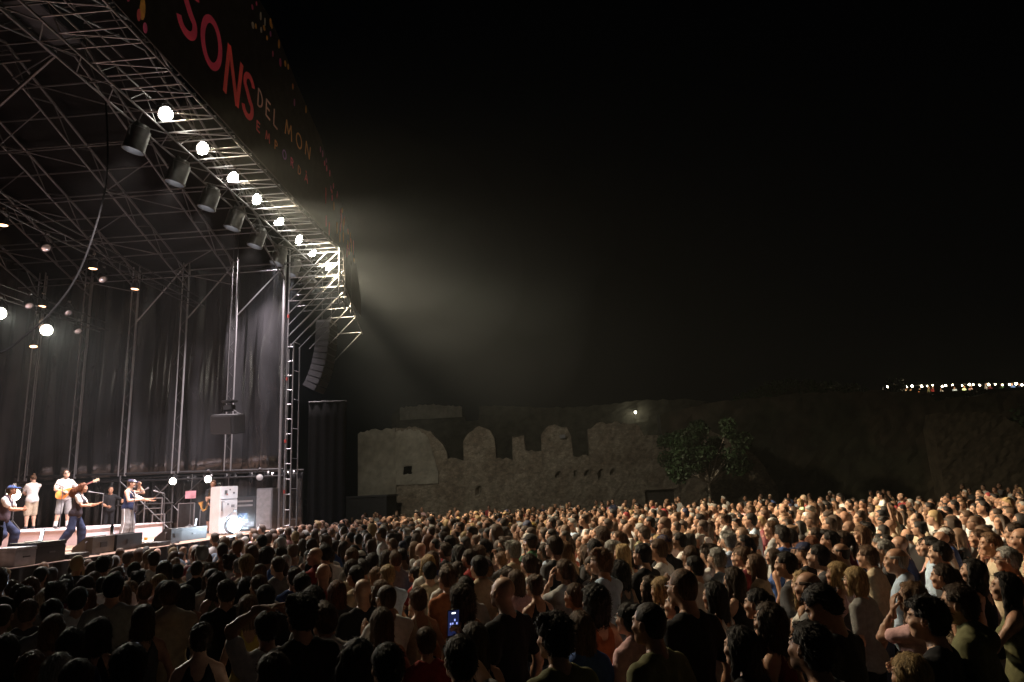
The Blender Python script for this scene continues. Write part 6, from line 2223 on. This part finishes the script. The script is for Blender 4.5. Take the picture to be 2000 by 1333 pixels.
for d, x, y in cand[:N_IND]:
    for att in range(6):
        pk, hair, hc, top, tc, h, cap_ = pick(rp)
        gls = rp.random() < 0.10
        hw = HAIRW[hair] % hc if '%s' in HAIRW[hair] else HAIRW[hair]
        lab = 'person with %s in %s' % (hw, ('an ' if tc[0] in 'aeiou' else 'a ') + TOPW[top] % tc)
        if cap_:
            lab += ' and %s cap' % cap_
        elif gls:
            lab += ' and glasses'
        if pk in POSEW:
            lab += ', ' + POSEW[pk]
        pw_ = place_word(x, y)
        if pw_:
            lab += ', ' + pw_
        if lab not in LABELS:
            break
    person((x, y, 0), facing(x, y, *FOC) + rp.gauss(0, 0.22), h, pk, hair, hc, top, tc, rp.choice(('trousers', 'shorts')), rp.choice(list(BOTC)), rp.choice((0, 0, 1, 1, 2, 3, 4, 5)), cap=cap_, glasses=(0.02, 0.02, 0.02) if gls and not cap_ else None, place=pw_)

# look-alikes: say who stands next to them
ppl = [o for o in bpy.data.objects if o.parent is None and o.get('group') == 'concert audience']
seen = {}
for o in ppl:
    seen.setdefault(o['label'], []).append(o)
for lab, os_ in seen.items():
    if len(os_) < 2:
        continue
    used = set()
    for o in os_:
        near = sorted((q for q in ppl if q is not o), key=lambda q: (q.location - o.location).length)[:6]
        for q in near:
            w_ = q['label'].split(' in ', 1)
            if len(w_) < 2:
                continue
            w_ = w_[1].split(',')[0].split(' and ')[0]
            new = lab.split(', near')[0] + ', beside ' + w_
            if len(new.split()) <= 16 and new not in used and new not in LABELS and ' black ' not in w_:
                used.add(new)
                LABELS[new] = 1
                o['label'] = new
                break

# the rest of the audience reads as one mass
_low = {}


def low_skin(pk, hh, ha):
    k = ('s', pk, hh)
    if k not in _low:
        ps = POSES[pk]
        HF = head_field(ps.female)
        nb = ps.T((0, -0.02, 1.44))
        HF.add(f_cap((0, -0.024, -0.05), tuple(ps.head_R.T @ (nb - ps.head_c)), 0.052, 0.062), 0.03)
        v, q = surface(HF, A3((-0.10, -0.13, -0.22)), A3((0.10, 0.13, 0.13)), hh)
        parts = [(v @ ps.head_R.T + ps.head_c, q)]
        F = Field()
        for sd in (1, -1):
            S, E, Wd, *_ = ps.arms[sd]
            F.add(f_cap(S, E, 0.052, 0.044), 0.02)
            F.add(f_cap(E, Wd, 0.044, 0.034), 0.02)
            dd = (Wd - E) / np.linalg.norm(Wd - E)
            F.add(f_cap(Wd, Wd + dd * 0.09, 0.036, 0.03), 0.02)
        parts.append(surface(F, F.lo, F.hi, ha))
        V, Q = join(parts)
        t = np.zeros(len(V))
        nv = len(parts[0][0])
        x_, y_, z_ = np.abs(v[:, 0]), v[:, 1], v[:, 2]
        t[:nv][(y_ > 0.06) & (np.abs(z_ - 0.02) < 0.016) & (x_ > 0.012) & (x_ < 0.052)] = 1
        _low[k] = (V, Q, t)
    return _low[k]


def low_wear(pk, kind, h):
    k = ('w', pk, kind, h)
    if k not in _low:
        _low[k] = POSES[pk].wear(kind, h)
    return _low[k]


def low_hair(style, h):
    k = ('h', style, h)
    if k not in _low:
        _low[k] = hair_mesh(style, h, solid=True)
    return _low[k]


VV, QQ, CC = [], [], []
off = 0
terr = [(rp.uniform(36.5, 56), rp.uniform(74.9, 77.5), 9.55) for _ in range(46)]
rest = [(d, x, y, 0.0) for d, x, y in cand[N_IND:]]
for d, x, y, z in rest:
    pk, hair, hc, top, tc, h, cap_ = pick(rp)
    if pk in ('fk', 'fr', 'mp', 'md'):
        pk = 'f0' if pk[0] == 'f' else 'm0'
    if top == 'hoodie':
        top = 'tshirt'
    hh, ha, ht, hb_, hr = (0.0185, 0.046, 0.066, 0.12, 0.0215) if d < 15.5 else (0.0245, 0.056, 0.088, 0.15, 0.0285)
    sk_, hcz, tcz = A3(rp.choice(SKINC)), A3(HAIRC[hc]), A3(TOPC[tc])
    parts = []
    V, Q, t = low_skin(pk, hh, ha)
    c = np.tile(sk_, (len(V), 1))
    c[t > 0.5] *= 0.35
    parts.append((V, Q, c))
    V, Q = low_wear(pk, top, ht)
    parts.append((V, Q, np.tile(tcz, (len(V), 1))))
    V, Q = low_wear(pk, 'trousers', hb_)
    parts.append((V, Q, np.tile(A3(BOTC[rp.choice(list(BOTC))]), (len(V), 1))))
    if hair != 'bald':
        V, Q = low_hair(hair if not cap_ else 'short', hr)
        ps = POSES[pk]
        cc = hcz if not cap_ else A3(TOPC[cap_])
        parts.append((V @ ps.head_R.T + ps.head_c, Q, np.tile(cc, (len(V), 1))))
    fa = facing(x, y, *FOC) + rp.gauss(0, 0.25)
    Rz = rot(z=fa)
    sc_ = h / 1.75
    for V, Q, c in parts:
        VV.append((V * sc_) @ Rz.T + A3((x, y, z)))
        QQ.append(Q + off)
        CC.append(c)
        off += len(V)
V = np.concatenate(VV)
Q = np.concatenate(QQ)
C4 = np.ones((len(V), 4), np.float32)
C4[:, :3] = np.concatenate(CC)
crowd = link('crowd', np_mesh('crowd', V, Q, mat_vcol('crowd_colours', 0.7), C4))
tag(crowd, 'dense far audience of small faces filling the ground to the ruined wall', 'crowd', kind='stuff')
print([o['label'] for o in bpy.data.objects if len(o.get('label','').split()) > 16], 'people', len(cand), 'stuff quads', len(Q))
# people leaning at the terrace
tr_ = random.Random(66)
TC2 = ['beige', 'yellow', 'orange', 'olive', 'red', 'white', 'light blue', 'mint', 'pink', 'grey', 'maroon', 'green', 'blue', 'navy', 'dark grey', 'black']
x = 37.3
for k in range(20):
    kk = tr_.choice(('m0', 'f0', 'mx', 'f1'))
    hl, hq = ('short', 'black') if k % 3 == 0 else (('long', 'brown') if k % 3 == 1 else ('long', 'black'))
    person((x, tr_.uniform(75.0, 76.2), 9.55), tr_.uniform(1.6, 4.6), tr_.uniform(1.62, 1.82), kk, hl, hq, 'tshirt', TC2[k % 16], skin=tr_.choice((0, 1, 2)), group='people on the terrace', label='person with %s hair in %s t-shirt on the terrace under the festoon bulbs' % (hl + ' ' + hq, TC2[k % 16]))
    x += tr_.uniform(0.5, 1.3)

# ------------------------------------------------------------------ haze
hz = MB().box(-62, 112, -6, 192, -1.0, 19.0).build('haze', bpy.data.materials.new('haze'))
hm2 = hz.data.materials[0]
hm2.use_nodes = True
t = hm2.node_tree
t.nodes.clear()
pv = t.nodes.new('ShaderNodeVolumePrincipled')
pv.inputs['Color'].default_value = (0.93, 0.94, 0.86, 1)
pv.inputs['Density'].default_value = HAZE_DENSITY
pv.inputs['Anisotropy'].default_value = HAZE_ANISO
oo = t.nodes.new('ShaderNodeOutputMaterial')
t.links.new(pv.outputs[0], oo.inputs['Volume'])
tag(hz, 'thin drifting stage haze filling the night air', 'haze', kind='stuff')


def smoke_puff(c, r, dens, seed, label, col=(0.76, 0.88, 0.98)):
    """closed lumpy cloud of even density"""
    bm = bmesh.new()
    bmesh.ops.create_icosphere(bm, subdivisions=4, radius=1.0)
    rr_ = random.Random(seed)
    ws = [(Vector((rr_.uniform(-1, 1), rr_.uniform(-1, 1), rr_.uniform(-1, 1))) * rr_.uniform(1.5, 4.0), rr_.uniform(0, 6.3)) for _ in range(5)]
    for q in bm.verts:
        k = 1 + 0.13 * sum(math.sin(q.co.dot(a) + b) for a, b in ws) / 2
        q.co = Vector((q.co.x * r[0] * k, q.co.y * r[1] * k, q.co.z * r[2] * k))
    me = bpy.data.meshes.new('smoke')
    bm.to_mesh(me)
    bm.free()
    me.shade_smooth()
    o = link('smoke', me, None, c)
    m_ = bpy.data.materials.new('smoke')
    m_.use_nodes = True
    t_ = m_.node_tree
    t_.nodes.clear()
    pv_ = t_.nodes.new('ShaderNodeVolumePrincipled')
    pv_.inputs['Color'].default_value = (*col, 1)
    pv_.inputs['Density'].default_value = dens * SMOKE
    pv_.inputs['Anisotropy'].default_value = HAZE_ANISO
    t_.links.new(pv_.outputs[0], t_.nodes.new('ShaderNodeOutputMaterial').inputs['Volume'])
    me.materials.append(m_)
    return tag(o, label, 'smoke', 'stage smoke', 'stuff')


SL = 'pale smoke drifting past the corner of the stage roof'
for k, (c, r, dn) in enumerate((((-6.2, 24.5, 11.2), (4.6, 6.5, 3.6), 0.0032), ((-4.5, 26.5, 9.6), (6.5, 8.5, 5.0), 0.0021), ((-2.5, 28.5, 8.2), (8.0, 9.5, 5.6), 0.0011), ((-7.0, 21.0, 12.6), (3.0, 5.5, 2.2), 0.0032), ((-1.5, 25.5, 10.6), (4.0, 4.5, 2.2), 0.0022), ((-5.5, 31.0, 7.4), (4.2, 4.0, 2.6), 0.0022), ((-6.0, 27.5, 11.9), (3.0, 3.4, 2.0), 0.0035))):
    smoke_puff(c, r, dn, 70 + k, SL)
for k, (c, r, dn) in enumerate((((-16.6, 19.5, 7.6), (3.0, 4.5, 3.4), 0.0035), ((-16.0, 19.5, 5.6), (3.8, 5.0, 3.6), 0.0022), ((-12.5, 21.0, 3.6), (3.0, 3.2, 1.8), 0.0020))):
    smoke_puff(c, r, dn, 80 + k, 'thin smoke hanging over the deck behind the musicians')
for k, (r, dn) in enumerate((((0.5, 0.5, 0.26), 0.22), ((0.85, 0.85, 0.27), 0.11), ((1.5, 1.3, 0.75), 0.035))):  # puffs added round the blinder to form its halo
    smoke_puff((-9.62, 20.15, 1.92 if k < 2 else 2.4), r, dn, 90 + k, 'bright puff of smoke in the beam of the blinder', (0.85, 0.93, 1.0))
